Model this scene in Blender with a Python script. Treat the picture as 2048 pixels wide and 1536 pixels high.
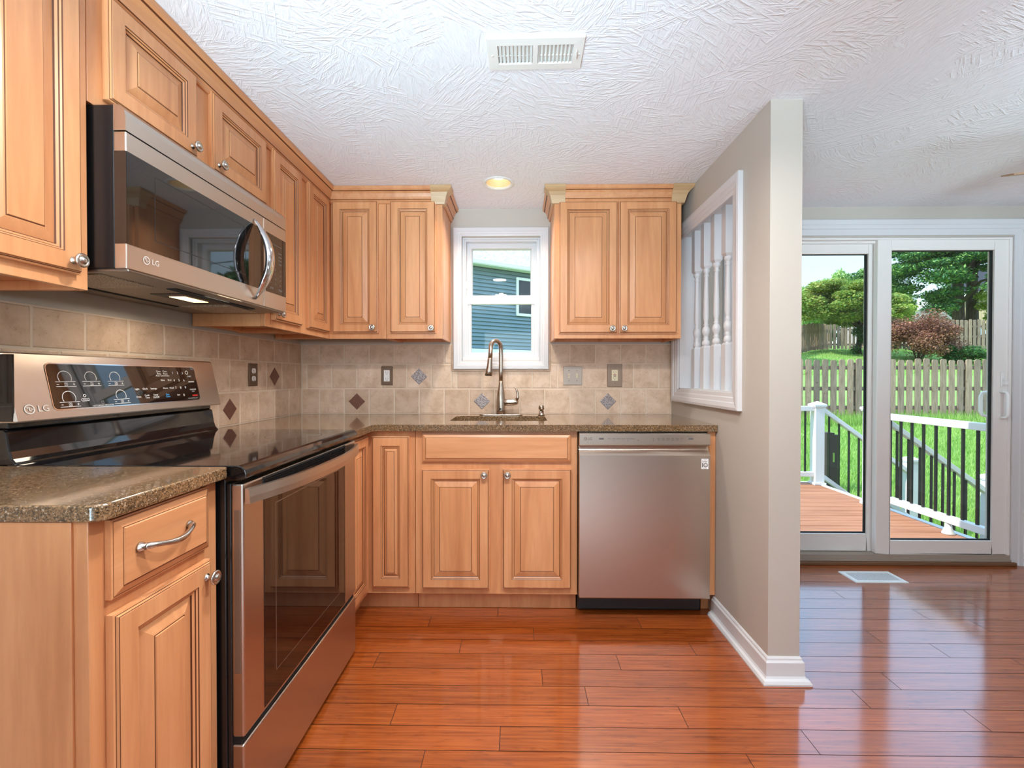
import bpy, bmesh, math, random
import numpy as np
from mathutils import Vector, Matrix

random.seed(7)
rng = np.random.default_rng(7)
PI = math.pi
for o in list(bpy.data.objects):
    bpy.data.objects.remove(o)
scene = bpy.context.scene
COL = scene.collection

# ------------------------------------------------------------------ camera
CAM_H = 1.145
cam = bpy.data.cameras.new('camera')
cam.sensor_width = 36.0
cam.lens = 36.0 * 900.0 / 2048.0
cam.shift_y = -6.0 / 2048.0
cam.clip_start = 0.02
cam.clip_end = 400
camo = bpy.data.objects.new('camera', cam)
camo.location = (0, 0, CAM_H)
camo.rotation_euler = (PI / 2 - math.radians(0.55), 0, math.radians(0.83))
COL.objects.link(camo)
scene.camera = camo

# ------------------------------------------------------------------ world, sun, lamps, exposure
world = bpy.data.worlds.new('world')
scene.world = world
world.use_nodes = True
wn = world.node_tree.nodes
wl = world.node_tree.links
bg = wn['Background']
sky = wn.new('ShaderNodeTexSky')
sky.sky_type = 'NISHITA'
sky.sun_disc = False
sky.sun_elevation = math.radians(50)
sky.sun_rotation = math.radians(275)
sky.air_density = 1.2
sky.dust_density = 0.5
sky.ozone_density = 1.2
# bluish cloud brightness added above the horizon haze to strengthen the floor reflection
tcw = wn.new('ShaderNodeTexCoord'); sepw = wn.new('ShaderNodeSeparateXYZ'); wl.new(tcw.outputs['Generated'], sepw.inputs[0])
elw = wn.new('ShaderNodeMapRange'); elw.interpolation_type = 'SMOOTHSTEP'
elw.inputs['From Min'].default_value = 0.20; elw.inputs['From Max'].default_value = 0.45
wl.new(sepw.outputs[2], elw.inputs['Value'])
now = wn.new('ShaderNodeTexNoise'); now.inputs['Scale'].default_value = 2.6; now.inputs['Detail'].default_value = 4
wl.new(tcw.outputs['Generated'], now.inputs['Vector'])
cfw = wn.new('ShaderNodeMapRange'); cfw.inputs['From Min'].default_value = 0.3; cfw.inputs['From Max'].default_value = 0.7
cfw.inputs['To Min'].default_value = 0.45; cfw.inputs['To Max'].default_value = 0.95
wl.new(now.outputs['Fac'], cfw.inputs['Value'])
muw = wn.new('ShaderNodeMath'); muw.operation = 'MULTIPLY'
wl.new(elw.outputs[0], muw.inputs[0]); wl.new(cfw.outputs[0], muw.inputs[1])
mxw = wn.new('ShaderNodeMix'); mxw.data_type = 'RGBA'
wl.new(muw.outputs[0], mxw.inputs[0]); hzw = wn.new('ShaderNodeMix'); hzw.data_type = 'RGBA'; hzw.inputs[0].default_value = 0.8
wl.new(sky.outputs[0], hzw.inputs[6]); hzw.inputs[7].default_value = (0.88, 1.12, 1.30, 1)
wl.new(hzw.outputs[2], mxw.inputs[6]); mxw.inputs[7].default_value = (2.2, 3.6, 5.6, 1)
wl.new(mxw.outputs[2], bg.inputs[0])
bg.inputs[1].default_value = 0.50

sun = bpy.data.lights.new('sun', 'SUN')
sun.energy = 4.5
sun.angle = math.radians(0.6)
sun.color = (1.0, 0.95, 0.86)
suno = bpy.data.objects.new('sun', sun)
E = math.radians(50); A = math.radians(6)
suno.rotation_euler = Vector((math.cos(E) * math.cos(A), math.cos(E) * math.sin(A), -math.sin(E))).to_track_quat('-Z', 'Y').to_euler()
suno.location = (-6, 4, 12)
COL.objects.link(suno)


def area(name, loc, direction, sx, sy, power, color=(1, 1, 1), shape='RECTANGLE', spread=180):
    l = bpy.data.lights.new(name, 'AREA')
    l.shape = shape
    l.size = sx
    l.size_y = sy
    l.energy = power
    l.color = color
    l.spread = math.radians(spread)
    o = bpy.data.objects.new(name, l)
    o.location = loc
    o.rotation_euler = Vector(direction).to_track_quat('-Z', 'Y').to_euler()
    COL.objects.link(o)
    return o


# fill lamp added at the rear wall, standing in for unseen window daylight
area('rear_fill', (0.35, -4.95, 1.35), (0, 1, 0.0), 2.3, 1.7, 30, (0.84, 0.94, 1.0))
# unseen fill lamps added behind the camera, turned up to brighten the ceiling
area('bounce_fill_kitchen', (-0.45, -0.75, 1.35), (0.1, 0.22, 1), 1.1, 0.8, 42, (0.74, 0.91, 1.0))
area('bounce_fill_dining', (2.5, -0.6, 1.30), (0.0, 0.2, 1), 1.2, 0.8, 22, (0.72, 0.90, 1.0))


def spot(name, loc, aim, power, angle, color, soft=0.35):
    l = bpy.data.lights.new(name, 'SPOT')
    l.energy = power; l.color = color; l.spot_size = math.radians(angle); l.spot_blend = 0.9; l.shadow_soft_size = soft
    o = bpy.data.objects.new(name, l)
    o.location = loc
    o.rotation_euler = (Vector(aim) - Vector(loc)).to_track_quat('-Z', 'Y').to_euler()
    COL.objects.link(o)
    return o


spot('spot_fill_kitchen', (-0.55, -0.30, 0.80), (-0.22, 1.35, 2.175), 185, 64, (0.60, 0.86, 1.0))  # added unseen spot that brightens the kitchen ceiling like bounced flash
spot('spot_fill_dining', (2.05, -0.50, 0.75), (2.35, 1.35, 2.175), 210, 68, (0.64, 0.87, 1.0), 0.7)  # second added spot, for the dining ceiling
# unseen overhead lamps added out of frame to light the lower cabinet doors
for i, (x, y) in enumerate(((-0.20, 0.98), (0.50, 0.98))):
    area('overhead_fill', (x, y, 2.165), (0, 0, -1), 0.14, 0.14, 10.5, (1.0, 0.96, 0.91), 'DISK', 160)

scene.view_settings.view_transform = 'Standard'
scene.view_settings.look = 'None'
scene.view_settings.gamma = 1.0
scene.view_settings.exposure = 0.60
scene.cycles.use_denoising = True
scene.cycles.max_bounces = 9
scene.cycles.diffuse_bounces = 5
scene.cycles.glossy_bounces = 5
scene.cycles.transparent_max_bounces = 16
scene.cycles.caustics_reflective = False
scene.cycles.caustics_refractive = False
scene.cycles.sample_clamp_indirect = 6.0

# ------------------------------------------------------------------ materials
M = {}


class NT:
    def __init__(self, name):
        self.m = bpy.data.materials.new(name)
        self.m.use_nodes = True
        self.n = self.m.node_tree.nodes
        self.l = self.m.node_tree.links
        self.b = self.n['Principled BSDF']
        self.out = self.n['Material Output']

    def new(self, t, **kw):
        nd = self.n.new(t)
        for k, v in kw.items():
            if k in nd.inputs:
                nd.inputs[k].default_value = v
            else:
                setattr(nd, k, v)
        return nd

    def link(self, a, b):
        self.l.new(a, b)

    def coords(self, scale=(1, 1, 1), rot=(0, 0, 0)):
        tc = self.new('ShaderNodeTexCoord')
        mp = self.new('ShaderNodeMapping')
        mp.inputs['Scale'].default_value = scale
        mp.inputs['Rotation'].default_value = rot
        self.link(tc.outputs['Object'], mp.inputs['Vector'])
        return mp.outputs['Vector']

    def noise(self, vec, scale=5, detail=4, rough=0.5, dist=0.0):
        nd = self.new('ShaderNodeTexNoise')
        nd.inputs['Scale'].default_value = scale
        nd.inputs['Detail'].default_value = detail
        nd.inputs['Roughness'].default_value = rough
        nd.inputs['Distortion'].default_value = dist
        self.link(vec, nd.inputs['Vector'])
        return nd

    def ramp(self, fac, stops):
        r = self.new('ShaderNodeValToRGB')
        el = r.color_ramp.elements
        while len(el) < len(stops):
            el.new(0.5)
        for e, (p, c) in zip(el, stops):
            e.position = p
            e.color = (c[0], c[1], c[2], 1)
        self.link(fac, r.inputs['Fac'])
        return r.outputs['Color']

    def mix(self, a, b, fac, mode='MIX'):
        nd = self.new('ShaderNodeMix')
        nd.data_type = 'RGBA'
        nd.blend_type = mode
        for s, v in ((nd.inputs['Factor'], fac), (nd.inputs['A'], a), (nd.inputs['B'], b)):
            pass
        ins = [nd.inputs[0], nd.inputs[6], nd.inputs[7]]
        for s, v in zip(ins, (fac, a, b)):
            if isinstance(v, (int, float)):
                s.default_value = v
            elif isinstance(v, (tuple, list)):
                s.default_value = (v[0], v[1], v[2], 1)
            else:
                self.link(v, s)
        return nd.outputs[2]

    def math(self, op, a, b=0.0):
        nd = self.new('ShaderNodeMath')
        nd.operation = op
        for s, v in zip(nd.inputs, (a, b)):
            if isinstance(v, (int, float)):
                s.default_value = v
            else:
                self.link(v, s)
        return nd.outputs[0]

    def bump(self, h, strength=0.2, dist=0.01):
        nd = self.new('ShaderNodeBump')
        nd.inputs['Strength'].default_value = strength
        nd.inputs['Distance'].default_value = dist
        self.link(h, nd.inputs['Height'])
        self.link(nd.outputs['Normal'], self.b.inputs['Normal'])
        return nd

    def rand(self):
        return self.new('ShaderNodeObjectInfo').outputs['Random']

    def set(self, **kw):
        names = dict(color='Base Color', rough='Roughness', metal='Metallic', ior='IOR', coat='Coat Weight', coat_rough='Coat Roughness',
                     coat_ior='Coat IOR', spec='Specular IOR Level', aniso='Anisotropic', emis='Emission Strength', emis_color='Emission Color',
                     alpha='Alpha', trans='Transmission Weight')
        for k, v in kw.items():
            s = self.b.inputs[names[k]]
            if isinstance(v, (tuple, list)):
                s.default_value = (v[0], v[1], v[2], 1)
            elif isinstance(v, (int, float)):
                s.default_value = v
            else:
                self.link(v, s)


def srgb(r, g, b):
    f = lambda c: (c / 255 / 12.92) if c / 255 <= 0.04045 else ((c / 255 + 0.055) / 1.055) ** 2.4
    return (f(r), f(g), f(b))


def plain(name, col, rough=0.5, metal=0.0, **kw):
    t = NT(name)
    t.set(color=col, rough=rough, metal=metal, **kw)
    M[name] = t.m
    return t


def wood(name, c0, c1, c2, axis='z', rough=0.34):
    t = NT(name)
    sc = {'z': (9, 9, 0.8), 'x': (0.8, 9, 9), 'y': (9, 0.8, 9)}[axis]
    v = t.coords(sc)
    tc = t.new('ShaderNodeVectorMath', operation='ADD')
    rv = t.new('ShaderNodeCombineXYZ')
    r = t.rand()
    r10 = t.math('MULTIPLY', r, 37.0)
    for i in range(3):
        t.link(r10, rv.inputs[i])
    t.link(v, tc.inputs[0]); t.link(rv.outputs[0], tc.inputs[1])
    v = tc.outputs[0]
    n1 = t.noise(v, 1.1, 5, 0.55, 0.9)
    n2 = t.noise(v, 7.0, 3, 0.6, 0.2)
    c = t.ramp(n1.outputs['Fac'], [(0.25, c0), (0.5, c1), (0.78, c2)])
    fine = t.ramp(n2.outputs['Fac'], [(0.3, (0.90, 0.87, 0.84)), (0.7, (1, 1, 1))])
    c = t.mix(c, fine, 1.0, 'MULTIPLY')
    tone = t.ramp(r, [(0.0, (0.95, 0.93, 0.92)), (1.0, (1.03, 1.03, 1.03))])
    c = t.mix(c, tone, 1.0, 'MULTIPLY')
    t.set(color=c, rough=rough, coat=0.12, coat_rough=0.2)
    t.bump(n2.outputs['Fac'], 0.03, 0.002)
    M[name] = t.m


wood('maple', srgb(202, 137, 90), srgb(222, 159, 110), srgb(231, 174, 126))
wood('maple_flat', srgb(202, 137, 90), srgb(222, 159, 110), srgb(231, 174, 126), 'x')
wood('maple_deep', srgb(198, 134, 88), srgb(214, 152, 104), srgb(222, 164, 116), 'y')
wood('pale_block', srgb(176, 140, 98), srgb(198, 164, 122), srgb(206, 176, 136), 'x')
plain('glaze', srgb(96, 52, 28), 0.45)
plain('logo_silver', srgb(226, 222, 216), 0.35, 0.2)
plain('plate_steel', srgb(184, 174, 164), 0.45, 0.1)
plain('plate_taupe', srgb(150, 130, 114), 0.4, 0.3)
plain('white_trim', srgb(214, 215, 218), 0.32)
plain('door_vinyl', srgb(236, 233, 230), 0.35)
plain('white_gloss', srgb(240, 240, 240), 0.25)
plain('white_enamel', srgb(228, 227, 222), 0.4)
plain('black_gloss', (0.006, 0.006, 0.007), 0.06, coat=0.5, coat_rough=0.03)
plain('black_glass', (0.006, 0.005, 0.005), 0.03, ior=1.75)
plain('black_case', (0.012, 0.012, 0.013), 0.22)
plain('black_plastic', (0.01, 0.01, 0.011), 0.4)
plain('dark_gap', (0.004, 0.004, 0.004), 0.8)
plain('nickel', srgb(196, 190, 182), 0.24, 1.0)
plain('chrome', srgb(214, 214, 216), 0.10, 1.0)
plain('display_white', srgb(235, 235, 235), 0.5)
plain('display_grey', srgb(150, 150, 150), 0.5)
plain('burner_grey', (0.022, 0.022, 0.023), 0.15)
plain('display_blue', srgb(70, 170, 235), 0.5)
plain('display_red', srgb(190, 40, 30), 0.5)
plain('text_dark', srgb(60, 58, 58), 0.5)
plain('text_soft', srgb(104, 104, 106), 0.5)
plain('logo_bronze', srgb(112, 78, 50), 0.4)
plain('ivory', srgb(232, 222, 190), 0.35)
plain('pewter', srgb(150, 138, 126), 0.42, 0.85)
plain('bronze_plate', srgb(112, 90, 74), 0.4, 0.6)
plain('red_button', srgb(170, 60, 45), 0.4)
plain('reflector_gold', srgb(206, 176, 130), 0.35, 0.0)
plain('white_pvc', srgb(222, 224, 226), 0.4)
plain('black_rail', (0.01, 0.012, 0.012), 0.35)
plain('neighbour_white', srgb(240, 240, 236), 0.6)
t = NT('roof_pale')
v = t.coords((9, 9, 9))
n = t.noise(v, 1.5, 4)
t.set(color=t.ramp(n.outputs['Fac'], [(0.35, srgb(150, 142, 134)), (0.65, srgb(200, 194, 186))]), rough=0.9)
M['roof_pale'] = t.m
plain('roof_dark', srgb(34, 34, 40), 0.9)
plain('beige_siding', srgb(176, 160, 130), 0.8)
plain('car_paint', srgb(235, 236, 240), 0.15, coat=1.0)
plain('car_glass', (0.02, 0.025, 0.03), 0.05)
plain('tyre', (0.02, 0.02, 0.02), 0.8)
plain('threshold_wood', srgb(118, 84, 58), 0.6)
plain('grey_sill', srgb(164, 152, 140), 0.5)
plain('fan_blade', srgb(176, 142, 112), 0.4)
plain('fan_white', srgb(232, 230, 226), 0.4)

# wall paint with a faint roller texture
t = NT('wall_paint')
v = t.coords()
n = t.noise(v, 240, 2)
t.set(color=srgb(190, 183, 173), rough=0.55)
t.bump(n.outputs['Fac'], 0.05, 0.002)
M['wall_paint'] = t.m

# brush-stomped white ceiling
t = NT('ceiling_texture')
v = t.coords()
nw = t.noise(v, 3.0, 2, 0.5)
vm = t.new('ShaderNodeVectorMath', operation='MULTIPLY_ADD')
t.link(nw.outputs['Color'], vm.inputs[0])
vm.inputs[1].default_value = (0.22, 0.22, 0.0)
t.link(v, vm.inputs[2])
hs = []
for k, sc in enumerate((4.2, 5.3)):
    vor = t.new('ShaderNodeTexVoronoi')
    vor.inputs['Scale'].default_value = sc
    vor.inputs['Randomness'].default_value = 1.0
    add = t.new('ShaderNodeVectorMath', operation='ADD')
    add.inputs[1].default_value = (k * 3.7, k * 1.9, 0)
    t.link(vm.outputs[0], add.inputs[0])
    t.link(add.outputs[0], vor.inputs['Vector'])
    sep = t.new('ShaderNodeSeparateColor')
    t.link(vor.outputs['Color'], sep.inputs[0])
    ang = t.math('MULTIPLY', sep.outputs[0], 6.283)
    vr = t.new('ShaderNodeVectorRotate')
    vr.rotation_type = 'Z_AXIS'
    t.link(v, vr.inputs['Vector'])
    t.link(ang, vr.inputs['Angle'])
    mp = t.new('ShaderNodeMapping')
    mp.inputs['Scale'].default_value = (11, 85, 1)
    t.link(vr.outputs[0], mp.inputs['Vector'])
    nn = t.noise(mp.outputs[0], 1.0, 3, 0.6, 0.35)
    rg = t.new('ShaderNodeMapRange')
    rg.inputs['From Min'].default_value = 0.47
    rg.inputs['From Max'].default_value = 0.72
    t.link(nn.outputs['Fac'], rg.inputs['Value'])
    hs.append(rg.outputs[0])
h = t.math('MAXIMUM', hs[0], hs[1])
t.set(color=srgb(236, 237, 241), rough=0.7)
t.bump(h, 0.45, 0.006)
M['ceiling_texture'] = t.m

# red-brown bamboo planks
t = NT('floor_planks')
at = t.new('ShaderNodeAttribute'); at.attribute_name = 'tone'
v = t.coords((1.8, 60, 1))
off = t.new('ShaderNodeVectorMath', operation='MULTIPLY_ADD')
t.link(at.outputs['Color'], off.inputs[0]); off.inputs[1].default_value = (30, 30, 30); t.link(v, off.inputs[2])
n1 = t.noise(off.outputs[0], 2.2, 5, 0.62, 0.3)
v2 = t.coords((14, 60, 1))
n2 = t.noise(v2, 1.0, 3, 0.6)
v3 = t.coords((1, 1, 1))
c = t.ramp(n1.outputs['Fac'], [(0.25, srgb(116, 50, 15)), (0.5, srgb(156, 75, 26)), (0.75, srgb(182, 99, 42))])
kn = t.ramp(n2.outputs['Fac'], [(0.56, (1, 1, 1)), (0.72, (0.72, 0.66, 0.62))])
c = t.mix(c, kn, 1.0, 'MULTIPLY')
tone = t.ramp(at.outputs['Fac'], [(0.0, (0.86, 0.84, 0.82)), (1.0, (1.08, 1.06, 1.04))])
c = t.mix(c, tone, 1.0, 'MULTIPLY')
nr = t.noise(v3, 5.0, 3, 0.6)
rr = t.new('ShaderNodeMapRange'); rr.inputs['To Min'].default_value = 0.08; rr.inputs['To Max'].default_value = 0.15
t.link(nr.outputs['Fac'], rr.inputs['Value'])
t.set(color=c, rough=0.4, spec=0.15, coat=1.0, coat_ior=2.0, coat_rough=rr.outputs[0])
t.bump(n1.outputs['Fac'], 0.04, 0.002)
M['floor_planks'] = t.m
plain('floor_joint', srgb(52, 24, 14), 0.6)

# tumbled travertine tiles
t = NT('tile')
at = t.new('ShaderNodeAttribute'); at.attribute_name = 'tone'
v = t.coords()
n1 = t.noise(v, 13, 5, 0.6, 0.4)
n2 = t.noise(v, 95, 4, 0.65)
c = t.ramp(n1.outputs['Fac'], [(0.25, srgb(192, 164, 138)), (0.5, srgb(218, 193, 169)), (0.75, srgb(232, 211, 192))])
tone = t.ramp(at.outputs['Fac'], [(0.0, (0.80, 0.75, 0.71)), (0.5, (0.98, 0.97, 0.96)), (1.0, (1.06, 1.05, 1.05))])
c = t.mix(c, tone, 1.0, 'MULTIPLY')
pit = t.ramp(n2.outputs['Fac'], [(0.30, (0.72, 0.66, 0.60)), (0.40, (1, 1, 1))])
c = t.mix(c, pit, 1.0, 'MULTIPLY')
t.set(color=c, rough=0.5)
t.bump(n2.outputs['Fac'], 0.15, 0.002)
M['tile'] = t.m
plain('grout', srgb(222, 204, 184), 0.8)


def accent(name, a, b, sc):
    t = NT(name)
    v = t.coords()
    vo = t.new('ShaderNodeTexVoronoi'); vo.inputs['Scale'].default_value = sc
    t.link(v, vo.inputs['Vector'])
    c = t.ramp(vo.outputs['Distance'], [(0.15, a), (0.5, b)])
    t.set(color=c, rough=0.42, metal=0.35)
    t.bump(vo.outputs['Distance'], 0.6, 0.003)
    M[name] = t.m


accent('accent_brown', srgb(104, 66, 54), srgb(124, 84, 70), 160)
accent('accent_metal', srgb(92, 82, 80), srgb(168, 160, 160), 150)

# speckled brown granite
t = NT('granite')
v = t.coords()
vo = t.new('ShaderNodeTexVoronoi'); vo.inputs['Scale'].default_value = 420
t.link(v, vo.inputs['Vector'])
sp = t.new('ShaderNodeSeparateColor'); t.link(vo.outputs['Color'], sp.inputs[0])
c = t.ramp(sp.outputs[0], [(0.0, srgb(70, 58, 44)), (0.3, srgb(108, 84, 58)), (0.6, srgb(134, 104, 72)), (0.93, srgb(150, 118, 84)), (1.0, srgb(190, 176, 158))])
n1 = t.noise(v, 150, 3, 0.6)
c = t.mix(c, t.ramp(n1.outputs['Fac'], [(0.36, (0.42, 0.44, 0.42)), (0.46, (1.0, 1.0, 1.0)), (0.7, (1.12, 1.08, 1.04))]), 1.0, 'MULTIPLY')
t.set(color=c, rough=0.14, coat=0.6, coat_rough=0.05, coat_ior=1.6)
M['granite'] = t.m


def steel(name, axis, rough=0.26, col=srgb(202, 192, 184)):
    t = NT(name)
    sc = {'x': (2, 900, 900), 'y': (900, 2, 900), 'z': (900, 900, 2)}[axis]
    v = t.coords(sc)
    n = t.noise(v, 1.0, 2)
    rr = t.new('ShaderNodeMapRange'); rr.inputs['To Min'].default_value = rough - 0.015; rr.inputs['To Max'].default_value = rough + 0.02
    t.link(n.outputs['Fac'], rr.inputs['Value'])
    t.set(color=col, rough=rr.outputs[0], metal=1.0, aniso=0.5)
    M[name] = t.m


steel('steel', 'x', 0.30, srgb(202, 190, 178))
steel('steel_vertical', 'z', 0.22)
steel('faucet_metal', 'z', 0.24, srgb(186, 172, 158))

# filter mesh
t = NT('filter_mesh')
v = t.coords()
vo = t.new('ShaderNodeTexVoronoi'); vo.inputs['Scale'].default_value = 260
t.link(v, vo.inputs['Vector'])
c = t.ramp(vo.outputs['Distance'], [(0.2, srgb(90, 80, 66)), (0.5, srgb(196, 186, 170))])
t.set(color=c, rough=0.4, metal=0.8)
t.bump(vo.outputs['Distance'], 0.7, 0.004)
M['filter_mesh'] = t.m


def glass(name, tint=(1, 1, 1), ior=1.45):
    m = bpy.data.materials.new(name); m.use_nodes = True
    n = m.node_tree.nodes; l = m.node_tree.links
    n.clear()
    out = n.new('ShaderNodeOutputMaterial'); tr = n.new('ShaderNodeBsdfTransparent'); gl = n.new('ShaderNodeBsdfGlossy')
    gl.inputs['Roughness'].default_value = 0.0
    tr.inputs['Color'].default_value = (*tint, 1)
    fr = n.new('ShaderNodeFresnel'); fr.inputs['IOR'].default_value = ior
    mx = n.new('ShaderNodeMixShader')
    geo = n.new('ShaderNodeNewGeometry'); iv = n.new('ShaderNodeMath'); iv.operation = 'SUBTRACT'; iv.inputs[0].default_value = 1.0
    l.new(geo.outputs['Backfacing'], iv.inputs[1]); ml = n.new('ShaderNodeMath'); ml.operation = 'MULTIPLY'
    l.new(fr.outputs[0], ml.inputs[0]); l.new(iv.outputs[0], ml.inputs[1])
    l.new(ml.outputs[0], mx.inputs[0]); l.new(tr.outputs[0], mx.inputs[1]); l.new(gl.outputs[0], mx.inputs[2])
    l.new(mx.outputs[0], out.inputs[0])
    M[name] = m


glass('glass', (0.97, 0.99, 0.98))


def emit(name, col, s):
    t = NT(name)
    t.set(color=(0, 0, 0), emis_color=col, emis=s)
    M[name] = t.m


emit('lamp_glow', (1.0, 0.93, 0.80), 3.0)
emit('hood_lamp_glow', (1.0, 0.62, 0.25), 4.0)

# outdoors
t = NT('deck_boards')
v = t.coords((0.7, 8, 8))
n = t.noise(v, 3, 4)
c = t.ramp(n.outputs['Fac'], [(0.3, srgb(144, 92, 62)), (0.7, srgb(168, 114, 82))])
t.set(color=c, rough=0.7)
M['deck_boards'] = t.m

t = NT('lawn_soil')
v = t.coords()
n = t.noise(v, 1.2, 4); n2 = t.noise(v, 30, 3)
c = t.ramp(n.outputs['Fac'], [(0.35, srgb(138, 166, 84)), (0.6, srgb(118, 160, 70)), (0.8, srgb(172, 172, 112))])
c = t.mix(c, t.ramp(n2.outputs['Fac'], [(0.3, (0.7, 0.7, 0.7)), (0.7, (1.1, 1.1, 1.1))]), 1.0, 'MULTIPLY')
t.set(color=c, rough=0.9)
M['lawn_soil'] = t.m


def leaf(name, a, b, c3, trans=0.35):
    t = NT(name)
    geo = t.new('ShaderNodeNewGeometry')
    v = t.coords()
    n = t.noise(v, 0.9, 2)
    s = t.math('ADD', t.math('MULTIPLY', geo.outputs['Random Per Island'], 0.6), t.math('MULTIPLY', n.outputs['Fac'], 0.4))
    c = t.ramp(s, [(0.15, a), (0.5, b), (0.85, c3)])
    t.set(color=c, rough=0.6)
    tl = t.new('ShaderNodeBsdfTranslucent')
    t.link(c, tl.inputs[0])
    mx = t.new('ShaderNodeMixShader')
    mx.inputs[0].default_value = trans
    t.link(t.b.outputs[0], mx.inputs[1]); t.link(tl.outputs[0], mx.inputs[2])
    t.link(mx.outputs[0], t.out.inputs[0])
    M[name] = t.m


leaf('leaf_grass', srgb(112, 156, 66), srgb(150, 190, 92), srgb(190, 212, 132), 0.4)
leaf('leaf_maple', srgb(96, 128, 52), srgb(134, 164, 70), srgb(186, 176, 92))
leaf('leaf_willow', srgb(128, 166, 86), srgb(160, 194, 112), srgb(188, 212, 140))
leaf('leaf_hemlock', srgb(26, 66, 38), srgb(58, 118, 60), srgb(150, 188, 96), 0.25)
leaf('leaf_red', srgb(98, 58, 46), srgb(142, 92, 72), srgb(196, 146, 112), 0.25)
leaf('leaf_lime', srgb(120, 156, 52), srgb(160, 188, 76), srgb(206, 206, 96))
leaf('leaf_dark', srgb(30, 70, 30), srgb(60, 110, 50), srgb(100, 150, 70), 0.25)

t = NT('bark')
v = t.coords((14, 14, 2.5))
n = t.noise(v, 2, 4)
t.set(color=t.ramp(n.outputs['Fac'], [(0.3, srgb(52, 44, 38)), (0.7, srgb(104, 92, 80))]), rough=0.9)
t.bump(n.outputs['Fac'], 0.5, 0.02)
M['bark'] = t.m

t = NT('cedar')
at = t.new('ShaderNodeAttribute'); at.attribute_name = 'tone'
v = t.coords((12, 12, 1.2))
n = t.noise(v, 3, 4, 0.6, 0.5)
v2 = t.coords((7, 7, 4))
n2 = t.noise(v2, 2.4, 2)
c = t.ramp(n.outputs['Fac'], [(0.3, srgb(138, 112, 92)), (0.7, srgb(184, 154, 132))])
c = t.mix(c, t.ramp(at.outputs['Fac'], [(0, (0.62, 0.64, 0.68)), (.5, (0.95, 0.93, 0.9)), (1, (1.18, 1.14, 1.06))]), 1.0, 'MULTIPLY')
c = t.mix(c, t.ramp(n2.outputs['Fac'], [(0.66, (1, 1, 1)), (0.74, (0.62, 0.5, 0.4))]), 1.0, 'MULTIPLY')
t.set(color=c, rough=0.8)
M['cedar'] = t.m
plain('weathered_timber', srgb(58, 52, 46), 0.9)

t = NT('blue_siding')
v = t.coords((0.4, 1, 20))
n = t.noise(v, 2, 3)
t.set(color=t.ramp(n.outputs['Fac'], [(0.3, srgb(108, 128, 136)), (0.7, srgb(122, 143, 150))]), rough=0.6)
M['blue_siding'] = t.m

# ------------------------------------------------------------------ mesh helpers


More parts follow.
